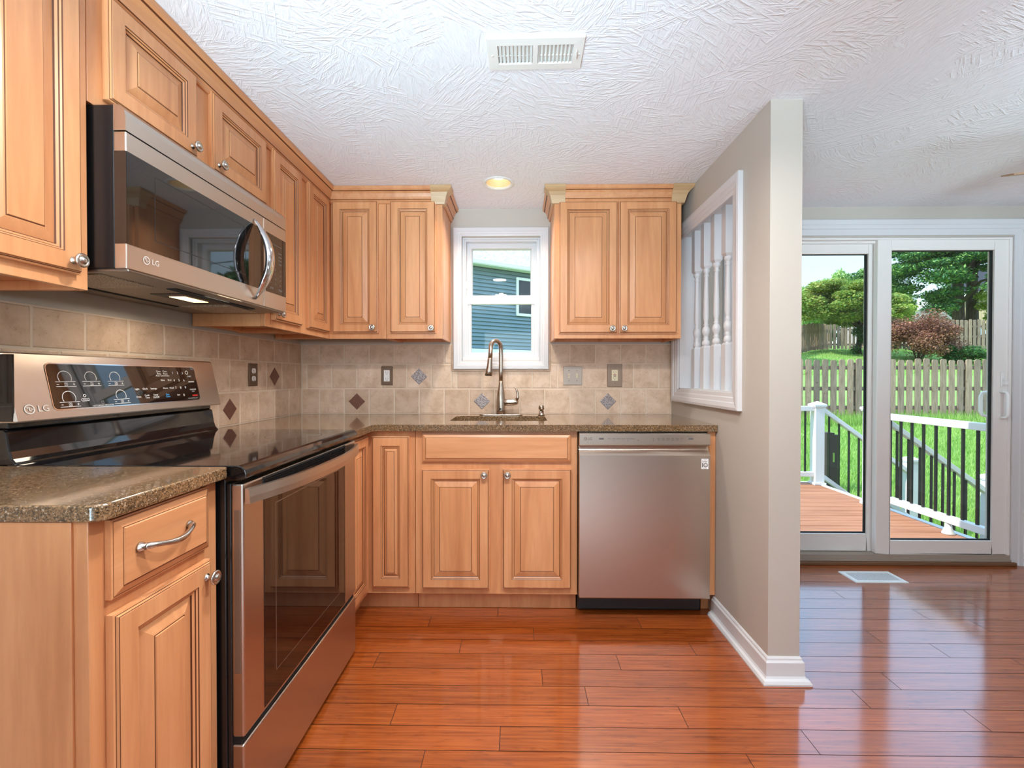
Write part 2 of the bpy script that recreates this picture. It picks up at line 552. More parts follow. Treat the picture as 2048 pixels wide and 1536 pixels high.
class MB:
    def __init__(self):
        self.v = []; self.f = []; self.mi = []; self.sm = []; self.tone = []

    def add(self, vs, fs, m=0, smooth=False, tone=None):
        b = len(self.v)
        self.v += [tuple(p) for p in vs]
        for f in fs:
            self.f.append(tuple(i + b for i in f)); self.mi.append(m); self.sm.append(smooth)
            self.tone.append(0.5 if tone is None else tone)
        return self

    def box(self, x0, x1, y0, y1, z0, z1, m=0, tone=None):
        if x0 > x1: x0, x1 = x1, x0
        if y0 > y1: y0, y1 = y1, y0
        if z0 > z1: z0, z1 = z1, z0
        vs = [(x0, y0, z0), (x1, y0, z0), (x1, y1, z0), (x0, y1, z0), (x0, y0, z1), (x1, y0, z1), (x1, y1, z1), (x0, y1, z1)]
        fs = [(3, 2, 1, 0), (4, 5, 6, 7), (0, 1, 5, 4), (1, 2, 6, 5), (2, 3, 7, 6), (3, 0, 4, 7)]
        return self.add(vs, fs, m, False, tone)

    def prism(self, poly, axis, a, b, m=0, smooth=False):
        """poly: 2-D points; axis 'x' (poly = y,z), 'y' (poly = x,z) or 'z' (poly = x,y)."""
        mk = {'x': lambda p, t: (t, p[0], p[1]), 'y': lambda p, t: (p[0], t, p[1]), 'z': lambda p, t: (p[0], p[1], t)}[axis]
        n = len(poly)
        vs = [mk(p, a) for p in poly] + [mk(p, b) for p in poly]
        fs = [(i, (i + 1) % n, n + (i + 1) % n, n + i) for i in range(n)]
        self.add(vs, fs, m, smooth)
        self.add([mk(p, a) for p in poly], [tuple(range(n))[::-1]], m)
        self.add([mk(p, b) for p in poly], [tuple(range(n))], m)
        return self

    def lathe(self, prof, c=(0, 0, 0), axis='z', n=20, m=0, smooth=True):
        """prof: (radius, height along axis)."""
        vs = []
        for r, h in prof:
            for k in range(n):
                a = 2 * PI * k / n
                p, q = r * math.cos(a), r * math.sin(a)
                if axis == 'z': vs.append((c[0] + p, c[1] + q, c[2] + h))
                elif axis == 'y': vs.append((c[0] + p, c[1] + h, c[2] + q))
                else: vs.append((c[0] + h, c[1] + p, c[2] + q))
        fs = []
        for j in range(len(prof) - 1):
            for k in range(n):
                fs.append((j * n + k, j * n + (k + 1) % n, (j + 1) * n + (k + 1) % n, (j + 1) * n + k))
        self.add(vs, fs, m, smooth)
        for j in (0, len(prof) - 1):
            if prof[j][0] > 1e-5:
                self.add(vs[j * n:(j + 1) * n], [tuple(range(n))], m)
        return self

    def tube(self, path, rad, n=10, m=0, smooth=True, cap=True):
        path = [Vector(p) for p in path]
        rads = rad if isinstance(rad, (list, tuple)) else [rad] * len(path)
        vs = []; up = None
        for i, p in enumerate(path):
            a = path[max(i - 1, 0)]; b = path[min(i + 1, len(path) - 1)]
            d = (b - a).normalized()
            if up is None:
                up = Vector((0, 0, 1)) if abs(d.z) < 0.9 else Vector((0, 1, 0))
            s = d.cross(up)
            if s.length < 1e-6: s = d.cross(Vector((1, 0, 0)))
            s.normalize(); up = s.cross(d).normalized()
            for k in range(n):
                t_ = 2 * PI * k / n
                vs.append(p + (s * math.cos(t_) + up * math.sin(t_)) * rads[i])
        fs = []
        for j in range(len(path) - 1):
            for k in range(n):
                fs.append((j * n + k, j * n + (k + 1) % n, (j + 1) * n + (k + 1) % n, (j + 1) * n + k))
        self.add(vs, fs, m, smooth)
        if cap:
            self.add(vs[:n], [tuple(range(n))], m); self.add(vs[-n:], [tuple(range(n))], m)
        return self

    def rings(self, x0, x1, z0, z1, yf, loops, cap=True, back=False):
        """nested rectangles facing -y: loops of (inset, height towards the viewer, material)."""
        prev = None
        for ins, h, m in loops:
            q = [(x0 + ins, yf - h, z0 + ins), (x1 - ins, yf - h, z0 + ins), (x1 - ins, yf - h, z1 - ins), (x0 + ins, yf - h, z1 - ins)]
            if prev:
                self.add(prev + q, [(i, (i + 1) % 4, 4 + (i + 1) % 4, 4 + i) for i in range(4)], m)
            prev = q; lm = m
        if cap:
            self.add(prev, [(0, 1, 2, 3)], lm)
        if back:
            ins, h, m = loops[0]
            self.add([(x0 + ins, yf - h, z0 + ins), (x1 - ins, yf - h, z0 + ins), (x1 - ins, yf - h, z1 - ins), (x0 + ins, yf - h, z1 - ins)], [(3, 2, 1, 0)], m)
        return self

    def sweep(self, path, prof, m=0, side=1, lines=()):
        """prof (offset, z) carried along a 2-D path with mitred corners; side +1 offsets to the right of travel."""
        n = len(path); k = len(prof); vs = []
        P = [Vector(p) for p in path]
        for i in range(n):
            ns = []
            if i > 0: d = (P[i] - P[i - 1]).normalized(); ns.append(Vector((d.y, -d.x)) * side)
            if i < n - 1: d = (P[i + 1] - P[i]).normalized(); ns.append(Vector((d.y, -d.x)) * side)
            if len(ns) == 2:
                mm = (ns[0] + ns[1]).normalized(); mm = mm / max(mm.dot(ns[0]), 0.2)
            else: mm = ns[0]
            for o, z in prof:
                q = P[i] + mm * o
                vs.append((q.x, q.y, z))
        fs = []
        for i in range(n - 1):
            for j in range(k):
                fs.append((i * k + j, i * k + (j + 1) % k, (i + 1) * k + (j + 1) % k, (i + 1) * k + j))
        self.add(vs, [f for q, f in enumerate(fs) if q % k not in lines], m)
        if lines: self.add(vs, [f for q, f in enumerate(fs) if q % k in lines], 1)
        self.add(vs[:k], [tuple(range(k))], m); self.add(vs[-k:], [tuple(range(k))[::-1]], m)
        return self

    def text(self, s, size, mat, m=0, align='CENTER', bold=False):
        cu = bpy.data.curves.new('t', 'FONT')
        cu.body = s; cu.size = size; cu.align_x = align; cu.align_y = 'CENTER'
        cu.resolution_u = 3
        if bold: cu.offset = size * 0.02
        ob = bpy.data.objects.new('t', cu)
        me = ob.to_mesh()
        vs = [mat @ Vector(v.co) for v in me.vertices]
        fs = [tuple(p.vertices) for p in me.polygons]
        ob.to_mesh_clear()
        bpy.data.objects.remove(ob); bpy.data.curves.remove(cu)
        return self.add(vs, fs, m)

    def ring2d(self, mat, r0, r1, m=0, n=32, a0=0, a1=2 * PI):
        vs = []; full = abs(a1 - a0 - 2 * PI) < 1e-6
        for k in range(n + (0 if full else 1)):
            a = a0 + (a1 - a0) * k / n
            vs.append(mat @ Vector((r0 * math.cos(a), r0 * math.sin(a), 0))); vs.append(mat @ Vector((r1 * math.cos(a), r1 * math.sin(a), 0)))
        K = len(vs) // 2
        fs = [(2 * k, 2 * k + 1, 2 * ((k + 1) % K) + 1, 2 * ((k + 1) % K)) for k in range(K if full else K - 1)]
        return self.add(vs, fs, m)

    def rect2d(self, mat, x0, x1, y0, y1, m=0):
        return self.add([mat @ Vector(p) for p in ((x0, y0, 0), (x1, y0, 0), (x1, y1, 0), (x0, y1, 0))], [(0, 1, 2, 3)], m)

    def build(self, name, mats, parent=None, loc=(0, 0, 0), rotz=0, bevel=0, seg=2, subsurf=0):
        me = bpy.data.meshes.new(name)
        me.from_pydata(self.v, [], self.f)
        if not isinstance(mats, (list, tuple)): mats = [mats]
        for mm in mats: me.materials.append(M[mm])
        me.polygons.foreach_set('material_index', self.mi)
        me.polygons.foreach_set('use_smooth', self.sm)
        if any(x != 0.5 for x in self.tone):
            ca = me.color_attributes.new('tone', 'FLOAT_COLOR', 'CORNER')
            arr = []
            for p, tn in zip(me.polygons, self.tone):
                arr += [tn, tn, tn, 1.0] * p.loop_total
            ca.data.foreach_set('color', arr)
        bm = bmesh.new(); bm.from_mesh(me)
        bmesh.ops.remove_doubles(bm, verts=bm.verts, dist=1e-6)
        bmesh.ops.recalc_face_normals(bm, faces=bm.faces)
        bm.to_mesh(me); bm.free()
        me.update()
        ob = bpy.data.objects.new(name, me)
        COL.objects.link(ob)
        ob.parent = parent
        ob.location = loc; ob.rotation_euler = (0, 0, rotz)
        if bevel:
            md = ob.modifiers.new('bevel', 'BEVEL'); md.width = bevel; md.segments = seg; md.limit_method = 'ANGLE'; md.angle_limit = math.radians(40)
        if subsurf:
            md = ob.modifiers.new('sub', 'SUBSURF'); md.levels = subsurf; md.render_levels = subsurf
        return ob


def tag(o, label, cat, group=None, kind=None):
    o['label'] = label; o['category'] = cat
    if group: o['group'] = group
    if kind: o['kind'] = kind
    return o


def thing(name, label, cat, loc=(0, 0, 0), rotz=0, group=None):
    o = bpy.data.objects.new(name, None)
    o.empty_display_size = 0.05
    COL.objects.link(o)
    o.location = loc; o.rotation_euler = (0, 0, rotz)
    return tag(o, label, cat, group)


def struct(o, label=None):
    o['kind'] = 'structure'
    if label: o['label'] = label
    return o


def copy_tree(o, parent=None):
    c = o.copy(); COL.objects.link(c); c.parent = parent
    for ch in list(o.children): copy_tree(ch, c)
    return c


R90 = PI / 2
XL, YB, ZC = -1.345, 2.77, 2.175          # left wall, back wall, ceiling
FRONT = lambda x, y, z: Matrix(((1, 0, 0, x), (0, 0, -1, y), (0, 1, 0, z), (0, 0, 0, 1)))   # text plane facing -y

# ------------------------------------------------------------------ the room
XR, YF = 4.0, -5.0                         # right wall, wall behind the camera
# floor: individual planks in one floor mesh
ROWS = {0: [-.415, .562, 2.118], 1: [.067, 1.566], 2: [-.246, .732, 1.761], 3: [-.574, .401, 2.001], 4: [.09, 1.401], 5: [.244, 1.217],
        6: [-.423, .554, 1.528], 7: [-.059, .915], 8: [-.286, .69], -1: [-.10, 1.937], -2: [.35, 2.287], -3: [-.2, 1.683], -4: [.3, 2.096], -5: [.1, 2.511], -6: [.5, 1.9]}
PW, PL = 0.0967, 0.977
fl = MB()
for k in range(-7, 51):
    yt = 2.1385 - k * PW; yb = yt - PW
    yt = min(yt, YB + 0.15)
    if yb > YB + 0.15: continue
    js = list(ROWS.get(k, [random.uniform(-0.6, 0.4)]))
    while js[0] > XL - 0.2: js.insert(0, js[0] - PL)
    while js[-1] < XR: js.append(js[-1] + PL)
    for a, b in zip(js[:-1], js[1:]):
        a_, b_ = max(a, XL - 0.05), min(b, XR + 0.05)
        if b_ - a_ < 0.01: continue
        g = 0.0011; tn = random.random()
        fl.add([(a_ + g, yb + g, 0), (b_ - g, yb + g, 0), (b_ - g, yt - g, 0), (a_ + g, yt - g, 0)], [(0, 1, 2, 3)], 0, False, min(max(tn, 0.01), 0.99))
fl.add([(XL - .05, YF, -.0012), (XR + .05, YF, -.0012), (XR + .05, YB + .15, -.0012), (XL - .05, YB + .15, -.0012)], [(0, 1, 2, 3)], 1)
fl.box(XL - .05, XR + .05, YF, YB + .15, -.08, -.012, 1)
struct(fl.build('floor', ['floor_planks', 'floor_joint']), 'red-brown bamboo plank floor')

# ceiling with a round hole for the recessed lamp
CX, CY, CR = -0.107, 2.405, 0.068
ce = MB()
h = 0.12
x0, x1, y0, y1 = CX - h, CX + h, CY - h, CY + h
for a in ((XL - .1, x0, YF, YB), (x1, XR + .1, YF, YB), (x0, x1, YF, y0), (x0, x1, y1, YB)):
    ce.add([(a[0], a[2], ZC), (a[1], a[2], ZC), (a[1], a[3], ZC), (a[0], a[3], ZC)], [(3, 2, 1, 0)])
N = 48; vs = []
for k in range(N):
    a = 2 * PI * k / N; c, s = math.cos(a), math.sin(a)
    q = h / max(abs(c), abs(s))
    vs += [(CX + CR * c, CY + CR * s, ZC), (CX + q * c, CY + q * s, ZC)]
ce.add(vs, [(2 * k, 2 * k + 1, 2 * ((k + 1) % N) + 1, 2 * ((k + 1) % N)) for k in range(N)])
ceil = struct(ce.build('ceiling', 'ceiling_texture'), 'white ceiling with a brushed plaster texture')

# exterior eave and roof slab that shade the deck by the door
rf = MB()
rf.box(-6, 8, YF - .5, 3.27, ZC + .16, ZC + .30)
struct(rf.build('trim_1', 'white_trim'), 'white eave slab over the deck')

def wall(name, boxes, mat='wall_paint'):
    m_ = MB()
    for b in boxes: m_.box(*b)
    return struct(m_.build(name, mat))

T = .15
WX0, WX1, WZ0, WZ1 = -.352, .134, 1.245, 2.005       # kitchen window opening
DX0, DX1, DZ1 = 1.34, 2.99, 1.99                     # patio door opening
wall_back = wall('wall_back', [
    (XL - T, WX0, YB, YB + T, -.1, ZC), (WX0, WX1, YB, YB + T, -.1, WZ0), (WX0, WX1, YB, YB + T, WZ1, ZC),
    (WX1, DX0, YB, YB + T, -.1, ZC), (DX0, DX1, YB, YB + T, DZ1, ZC), (DX1, XR + T, YB, YB + T, -.1, ZC)])
wall_left = wall('wall_left', [(XL - T, XL - .006, YF, YB, -.1, ZC)])
wall('wall_right', [(XR, XR + T, YF, YB, -.1, ZC)])
wall('wall_front', [(XL, -.8, YF - T, YF, -.1, ZC), (1.5, XR, YF - T, YF, -.1, ZC), (-.8, 1.5, YF - T, YF, -.1, .5), (-.8, 1.5, YF - T, YF, 2.2, ZC)])
# partition with the pass-through opening
PX0, PX1, PY0 = .938, 1.056, 1.697
OY0, OY1, OZ0, OZ1 = 1.975, 2.648, 1.066, 1.968
wall('wall_partition', [(PX0, PX1, PY0, OY0, 0, ZC), (PX0, PX1, OY1, YB, 0, ZC), (PX0, PX1, OY0, OY1, 0, OZ0), (PX0, PX1, OY0, OY1, OZ1, ZC)])

# baseboard of the partition
bp = [(0, 0), (.017, 0), (.017, .018), (.013, .026), (.012, .075), (.007, .082), (.006, .088), (.002, .094), (0, .094)]
sh = [(.0125, 0), (.031, 0), (.031, .006), (.026, .015), (.0125, .020)]
bb = MB()
path = [(PX0, 2.165), (PX0, PY0), (PX1, PY0), (PX1, YB)]
bb.sweep(path, bp, 0, 1); bb.sweep(path, sh, 0, 1)
struct(bb.build('baseboard_partition', 'white_trim'), 'white baseboard around the end of the beige partition wall')
bb = MB()
bb.sweep([(3.10, YB), (XR, YB), (XR, YF)], bp, 0, 1)
struct(bb.build('baseboard_right', 'white_trim'))

# ------------------------------------------------------------------ backsplash tiles (surface of the walls)
TP = .1546
ZT = [(.917, 1.0705), (1.0725, 1.2225), (1.2245, 1.342)]


def subtract(r, c):
    x0, x1, z0, z1 = r; a0, a1, b0, b1 = c
    if a1 <= x0 or a0 >= x1 or b1 <= z0 or b0 >= z1: return [r]
    out = []
    if a0 > x0: out.append((x0, a0, z0, z1))
    if a1 < x1: out.append((a1, x1, z0, z1))
    mx0, mx1 = max(a0, x0), min(a1, x1)
    if b0 > z0: out.append((mx0, mx1, z0, b0))
    if b1 < z1: out.append((mx0, mx1, b1, z1))
    return [q for q in out if q[1] - q[0] > .008 and q[3] - q[2] > .008]


def tiles(x_start, x_end, phase, cuts):
    m_ = MB()
    for r, (z0, z1) in enumerate(ZT):
        ph = phase + (TP / 2 if r == 1 else 0)
        k = math.floor((x_start - ph) / TP)
        while ph + k * TP < x_end:
            a, b = max(ph + k * TP, x_start), min(ph + (k + 1) * TP, x_end)
            k += 1
            if b - a < .008: continue
            rects = [(a, b, z0, z1)]
            for c in cuts: rects = [q for rr in rects for q in subtract(rr, c)]
            tn = .12 + .86 * random.random()
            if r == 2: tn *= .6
            for (p, q, u, w) in rects:
                g = .0026
                b0 = len(m_.f)
                m_.rings(p + g, q - g, u + g * .6, w - g * .6, 0, [(0, -.004, 0), (0, .0025, 0), (.0015, .0045, 0), (.004, .0056, 0)], True)
                for i in range(b0, len(m_.f)): m_.tone[i] = tn
    return m_


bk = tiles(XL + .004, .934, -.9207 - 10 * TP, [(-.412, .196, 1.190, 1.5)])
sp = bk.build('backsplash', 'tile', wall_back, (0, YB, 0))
g_ = MB(); g_.box(XL, -.412, -.004, -.0005, .915, 1.344); g_.box(.196, .936, -.004, -.0005, .915, 1.344); g_.box(-.412, .196, -.004, -.0005, .915, 1.190)
g_.build('grout', 'grout', wall_back, (0, YB, 0))
ln = MB()
for a in ((-.412, -.400, 1.190, 1.345), (.184, .196, 1.190, 1.345), (-.412, .196, 1.178, 1.190)):
    ln.box(a[0], a[1], -.010, 0, a[2], a[3])
ln.build('border_liner', 'tile', wall_back, (0, YB, 0), bevel=.003)
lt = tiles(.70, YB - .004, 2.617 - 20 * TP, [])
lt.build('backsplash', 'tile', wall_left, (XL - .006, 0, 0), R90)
g_ = MB(); g_.box(.70, YB, -.004, -.0005, .915, 1.344); g_.build('grout', 'grout', wall_left, (XL - .006, 0, 0), R90)


def diamond(parent, x, z, loc, rot, mat):
    m_ = MB(); r = .051
    vs = [(x - r, -.0062, z), (x, -.0062, z - r), (x + r, -.0062, z), (x, -.0062, z + r)]
    q = .9
    ws = [(x - r * q, -.0078, z), (x, -.0078, z - r * q), (x + r * q, -.0078, z), (x, -.0078, z + r * q)]
    m_.add(vs + ws, [(0, 1, 5, 4), (1, 2, 6, 5), (2, 3, 7, 6), (3, 0, 4, 7), (4, 5, 6, 7)])
    m_.build('accent_tile', mat, parent, loc, rot)


for x, z, mt in ((-.998, .992, 'accent_brown'), (-.612, 1.146, 'accent_metal'), (-.2255, .994, 'accent_metal'), (.5475, .993, 'accent_metal')):
    diamond(wall_back, x, z, (0, YB, 0), 0, mt)
for y, z in ((2.0765, .993), (2.463, 1.146)):
    diamond(wall_left, y, z, (XL - .006, 0, 0), R90, 'accent_brown')

# ------------------------------------------------------------------ kitchen window
w1 = struct(MB().build('window_1', 'white_trim'))
w1.location = (0, YB, 0)
cs = MB()
CASE = [(0, 0, 0), (0, .016, 0), (.004, .019, 0), (.024, .019, 0), (.027, .0155, 0), (.038, .0145, 0), (.042, .010, 0), (.051, .009, 0), (.051, -.02, 0)]
cs.rings(-.400, .184, 1.190, 2.058, 0, CASE, False)
cs.build('casing', 'white_trim', w1)
fr = MB()
fr.rings(-.349, .133, 1.241, 2.007, 0, [(0, -.01, 0), (0, -.02, 0), (.012, -.02, 0), (.012, -.034, 0), (.022, -.034, 0), (.022, -.12, 0), (0, -.12, 0)], False)
fr.build('frame', 'white_trim', w1)
us = MB()
us.rings(-.327, .111, 1.61, 1.985, .075, [(0, -.03, 0), (0, 0, 0), (.028, 0, 0), (.033, -.006, 0), (.036, -.02, 0), (.036, -.03, 0)], False)
u_ = us.build('upper_sash', 'white_trim', w1)
lo = MB()
lo.rings(-.328, .112, 1.264, 1.652, .045, [(0, -.028, 0), (0, 0, 0), (.012, 0, 0), (.014, -.006, 0), (.028, -.006, 0), (.033, -.012, 0), (.033, -.028, 0)], False)
lo.box(-.3286, .1126, .0444, .0736, 1.598, 1.6526)
l_ = lo.build('lower_sash', 'white_trim', w1)
p_ = MB(); p_.box(-.292, .076, .098, .101, 1.645, 1.950); p_.build('pane', 'glass', u_)
p_ = MB(); p_.box(-.297, .081, .064, .067, 1.296, 1.600); p_.build('pane', 'glass', l_)
lk = MB(); lk.box(-.145, -.075, .045, .07, 1.652, 1.660); lk.lathe([(.014, 0), (.014, .010), (.004, .012)], (-.108, .058, 1.658), 'z', 14)
lk.build('sash_lock', 'white_enamel', w1, bevel=.002)
for x in (-.326, .1):
    tl_ = MB(); tl_.box(x, x + .010, .034, .042, 1.69, 1.74); tl_.build('tilt_latch', 'white_enamel', w1, bevel=.002)
st = MB(); st.box(-.349, .133, .015, .10, 1.241, 1.262); st.build('stool', 'white_trim', w1, bevel=.003)

# ------------------------------------------------------------------ spindle screen in the pass-through
sc_ = thing('spindle_screen', 'white trimmed opening with turned spindles in the beige partition wall', 'screen', (PX0, OY0, OZ0))
m_ = MB()
# casing on the kitchen face: rings face -y, turned to face -x
m_.rings(-2.722, -1.902, 1.000, 2.008, 0, [(0, 0, 0), (0, .020, 0), (.012, .022, 0), (.030, .019, 0), (.034, .015, 0), (.052, .013, 0), (.056, .009, 0), (.073, .008, 0), (.073, 0, 0)], False)
m_.build('casing', 'white_trim', sc_, (0, -OY0, -OZ0), -R90)
m_ = MB()
m_.rings(1.905, 2.72, 1.000, 2.008, 0, [(0, 0, 0), (0, .018, 0), (.06, .016, 0), (.073, .008, 0), (.073, 0, 0)], False)
m_.build('casing', 'white_trim', sc_, (PX1 - PX0, -OY0, -OZ0), R90)
m_ = MB(); d = PX1 - PX0; W_ = OY1 - OY0; H_ = OZ1 - OZ0
m_.box(0, d, .001, .014, 0, H_); m_.box(0, d, W_ - .014, W_ - .001, 0, H_); m_.box(0, d, .001, W_ - .001, .001, .014); m_.box(0, d, .001, W_ - .001, H_ - .014, H_ - .001)
m_.build('jamb', 'white_trim', sc_)
sp_mesh = None
for k in range(5):
    if sp_mesh is None:
        m_ = MB(); s = .0215
        H0, H1 = .014, H_ - .014
        m_.box(-s, s, -s, s, H0, .232); m_.box(-s, s, -s, s, .664, H1)
        for z0, z1 in ((.232, .246), (.664, .650)):
            m_.add([(-s, -s, z0), (s, -s, z0), (s, s, z0), (-s, s, z0), (-.012, -.012, z1), (.012, -.012, z1), (.012, .012, z1), (-.012, .012, z1)],
                   [(0, 1, 5, 4), (1, 2, 6, 5), (2, 3, 7, 6), (3, 0, 4, 7)])
        pr = [(.012, .240), (.018, .246), (.020, .256), (.017, .268), (.011, .276), (.016, .282), (.011, .288), (.013, .296), (.019, .315), (.0195, .328), (.014, .342), (.010, .348),
              (.015, .354), (.010, .360), (.0105, .372), (.0145, .395), (.0135, .45), (.0115, .54), (.010, .60), (.010, .607), (.0155, .613), (.010, .620), (.011, .628), (.018, .638), (.018, .646), (.012, .656)]
        m_.lathe(pr, (0, 0, 0), 'z', 16)
        b_ = m_.build('baluster', 'white_trim', sc_, (d / 2, .062 + .1245 * k, 0)); sp_mesh = b_
    else:
        b2 = sp_mesh.copy(); COL.objects.link(b2); b2.location = (d / 2, .062 + .1245 * k, 0)

# ------------------------------------------------------------------ patio door
dr = struct(MB().build('door_1', 'door_vinyl'), 'white vinyl sliding patio door with two glass panels')
dr.location = (0, YB, 0)
m_ = MB()
CASED = [(0, 0), (0, .016), (.006, .020), (.032, .020), (.036, .016), (.056, .015), (.060, .010), (.095, .008), (.095, 0)]
prof = CASED
# casing: three sides
m_.prism([(1.345 - .098 + a, -b) for a, b in prof], 'z', 0, 2.095)
m_.prism([(3.085 - a, -b) for a, b in prof], 'z', 0, 2.095)
m_.prism([(-b, 2.095 - a) for a, b in prof], 'x', 1.25, 3.085)
m_.build('casing', 'white_trim', dr)
m_ = MB()
m_.box(DX0 + .001, DX0 + .03, .002, .085, .02, DZ1 - .001); m_.box(DX1 - .018, DX1 - .001, .002, .09, .02, DZ1 - .001)
m_.box(DX0 + .03, DX1 - .018, .002, .11, 1.977, DZ1 - .001); m_.box(DX0 + .03, DX1 - .018, .03, .11, 1.963, 1.977)
m_.build('door_frame', 'door_vinyl', dr, bevel=.002)
m_ = MB(); m_.box(DX0, DX1, .0, .15, .021, .058); m_.box(DX0, DX1, -.006, .001, .021, .032)
m_.build('sill', 'grey_sill', dr)
m_ = MB(); m_.box(DX0 - .02, DX1 + .02, -.022, .0, .0005, .020); m_.build('threshold', 'threshold_wood', dr, bevel=.003)


def panel(name, x0, x1, z0, z1, y, sl, sr, st_, sb):
    m_ = MB()
    m_.box(x0, x0 + sl, y, y + .035, z0, z1); m_.box(x1 - sr, x1, y, y + .035, z0, z1)
    m_.box(x0 + sl, x1 - sr, y, y + .035, z1 - st_, z1); m_.box(x0 + sl, x1 - sr, y, y + .035, z0, z0 + sb)
    p = m_.build(name, 'door_vinyl', dr, bevel=.003)
    g = MB(); a0, a1, b0, b1 = x0 + sl, x1 - sr, z0 + sb, z1 - st_; w = .006
    g.box(a0, a0 + w, y + .012, y + .026, b0, b1); g.box(a1 - w, a1, y + .012, y + .026, b0, b1); g.box(a0, a1, y + .012, y + .026, b0, b0 + w); g.box(a0, a1, y + .012, y + .026, b1 - .004, b1)
    g.build('gasket', 'dark_gap', p)
    g = MB(); g.box(a0 + .002, a1 - .002, y + .016, y + .021, b0 + .002, b1 - .002); g.build('pane', 'glass', p)
    return p


panel('fixed_panel', 1.372, 2.225, .058, 1.985, .052, .085, .060, .080, .110)
slp = panel('sliding_panel', 2.188, 2.978, .060, 1.977, .010, .085, .088, .062, .082)
m_ = MB()
m_.tube([(2.930, .010, .895), (2.930, -.028, .900), (2.930, -.036, .915), (2.930, -.036, 1.035), (2.930, -.028, 1.050), (2.930, .010, 1.055)], .008, 10)
m_.box(2.948, 2.962, .003, .010, .885, 1.065)
m_.build('inside_handle', 'white_gloss', slp, bevel=.002)
m_ = MB(); m_.box(2.928, 2.952, .002, .010, 1.085, 1.175); m_.box(2.934, 2.950, -.02, .004, 1.095, 1.118); m_.lathe([(.009, 0), (.009, -.02)], (2.94, .004, 1.125), 'y', 12)
m_.build('lock_lever', 'white_gloss', slp, bevel=.003)
m_ = MB(); m_.tube([(2.92, .045, .895), (2.90, .085, .905), (2.895, .09, .93), (2.895, .09, 1.02), (2.90, .085, 1.045), (2.92, .045, 1.055)], .010, 10)
m_.build('outside_handle', 'white_gloss', slp)

# ------------------------------------------------------------------ cabinets
G = 1
S_ = 1.0


def door_loops(field=.088, s=.045):
    return [(0, -.020, 0), (0, -.007, 0), (.0035, -.006, 0), (.0050, -.006, 1), (.006, -.001, 0), (.0074, -.0005, 1), (.0085, 0, 0),
            (s, 0, 0), (s + .0018, -.0018, 1), (s + .005, -.0035, 0), (s + .0068, -.0055, 1), (s + .0115, -.008, 0), (s + .0138, -.0105, 1),
            (field - .006, -.0035, 0), (field - .003, -.003, 0), (field - .0008, -.003, 1), (field, -.0005, 0)]


def slab_loops():
    return [(0, -.020, 0), (0, -.009, 0), (.003, -.008, 0), (.0042, -.008, 1), (.017, -.002, 0), (.0185, -.0022, 1), (.0205, 0, 0)]


KNOB = [(.0085, 0), (.0085, -.002), (.0055, -.004), (.0048, -.012), (.0075, -.016), (.0150, -.018), (.0165, -.0205), (.0160, -.0235), (.0125, -.0255), (.0110, -.0235), (.0085, -.0235), (.0070, -.0275), (.0030, -.029), (0, -.029)]


def knob(parent, x, y, z):
    m_ = MB(); m_.lathe(KNOB, (x, y, z), 'y', 22)
    return m_.build('knob', 'nickel', parent)


def door(parent, x0, x1, z0, z1, yf, knob_at=None, name='door', field=None, s=.045, mat='maple'):
    w = min(x1 - x0, z1 - z0)
    fd = field or min(.088, w * .5 - .012)
    m_ = MB(); m_.rings(x0, x1, z0, z1, yf, door_loops(fd, s), True, True)
    d_ = m_.build(name, [mat, 'glaze'], parent)
    if knob_at: knob(d_, knob_at[0], yf + .0005, knob_at[1])
    return d_


def upper_body(w, depth, z0, z1, sides=(True, True)):
    m_ = MB()
    yf = -depth
    m_.box(0, w, yf, yf + .019, z0, z1)                       # face frame
    m_.box(0, w, yf + .019, -.001, z0 + .022, z1)             # box
    m_.box(0, .014, yf + .019, -.001, z0, z0 + .022); m_.box(w - .014, w, yf + .019, -.001, z0, z0 + .022)
    m_.box(.014, w - .014, -.03, -.001, z0 + .004, z0 + .022)
    return m_


UD = .302                      # depth of the wall cabinets, face at x = -1.043 / y = 2.468
ZU0, ZU1 = 1.3535, 2.170
DZ0, DZT = 1.384, 2.104
DT = .020


def upper(name, label, loc, rot, w, z0, doors, group=None):
    t_ = thing(name, label, 'cabinet', loc, rot, group)
    upper_body(w, UD, z0, ZU1).build('body', 'maple', t_, bevel=.0012)
    for dd in doors: door(t_, *dd[:4], -UD - .0005 - DT + .020 - .020 + .0, dd[4])
    return t_


# left run
upper('kitchen_cabinet', 'maple wall cabinet at the left edge, nearest the camera beside the microwave', (XL, .769, 0), R90, .308, ZU0,
      [(.034, .279, DZ0, DZT, (.279 - .026, 1.412))])
upper('kitchen_cabinet', 'short two-door maple wall cabinet directly above the microwave', (XL, 1.079, 0), R90, .757, 1.812,
      [(.040, .352, 1.840, DZT, (.352 - .027, 1.867)), (.424, .748, 1.840, DZT, (.424 + .027, 1.867))])
upper('kitchen_cabinet', 'tall narrow maple wall cabinet right of the microwave on the left wall', (XL, 1.838, 0), R90, .302, ZU0,
      [(.044, .290, DZ0, DZT, (.044 + .028, 1.412))])
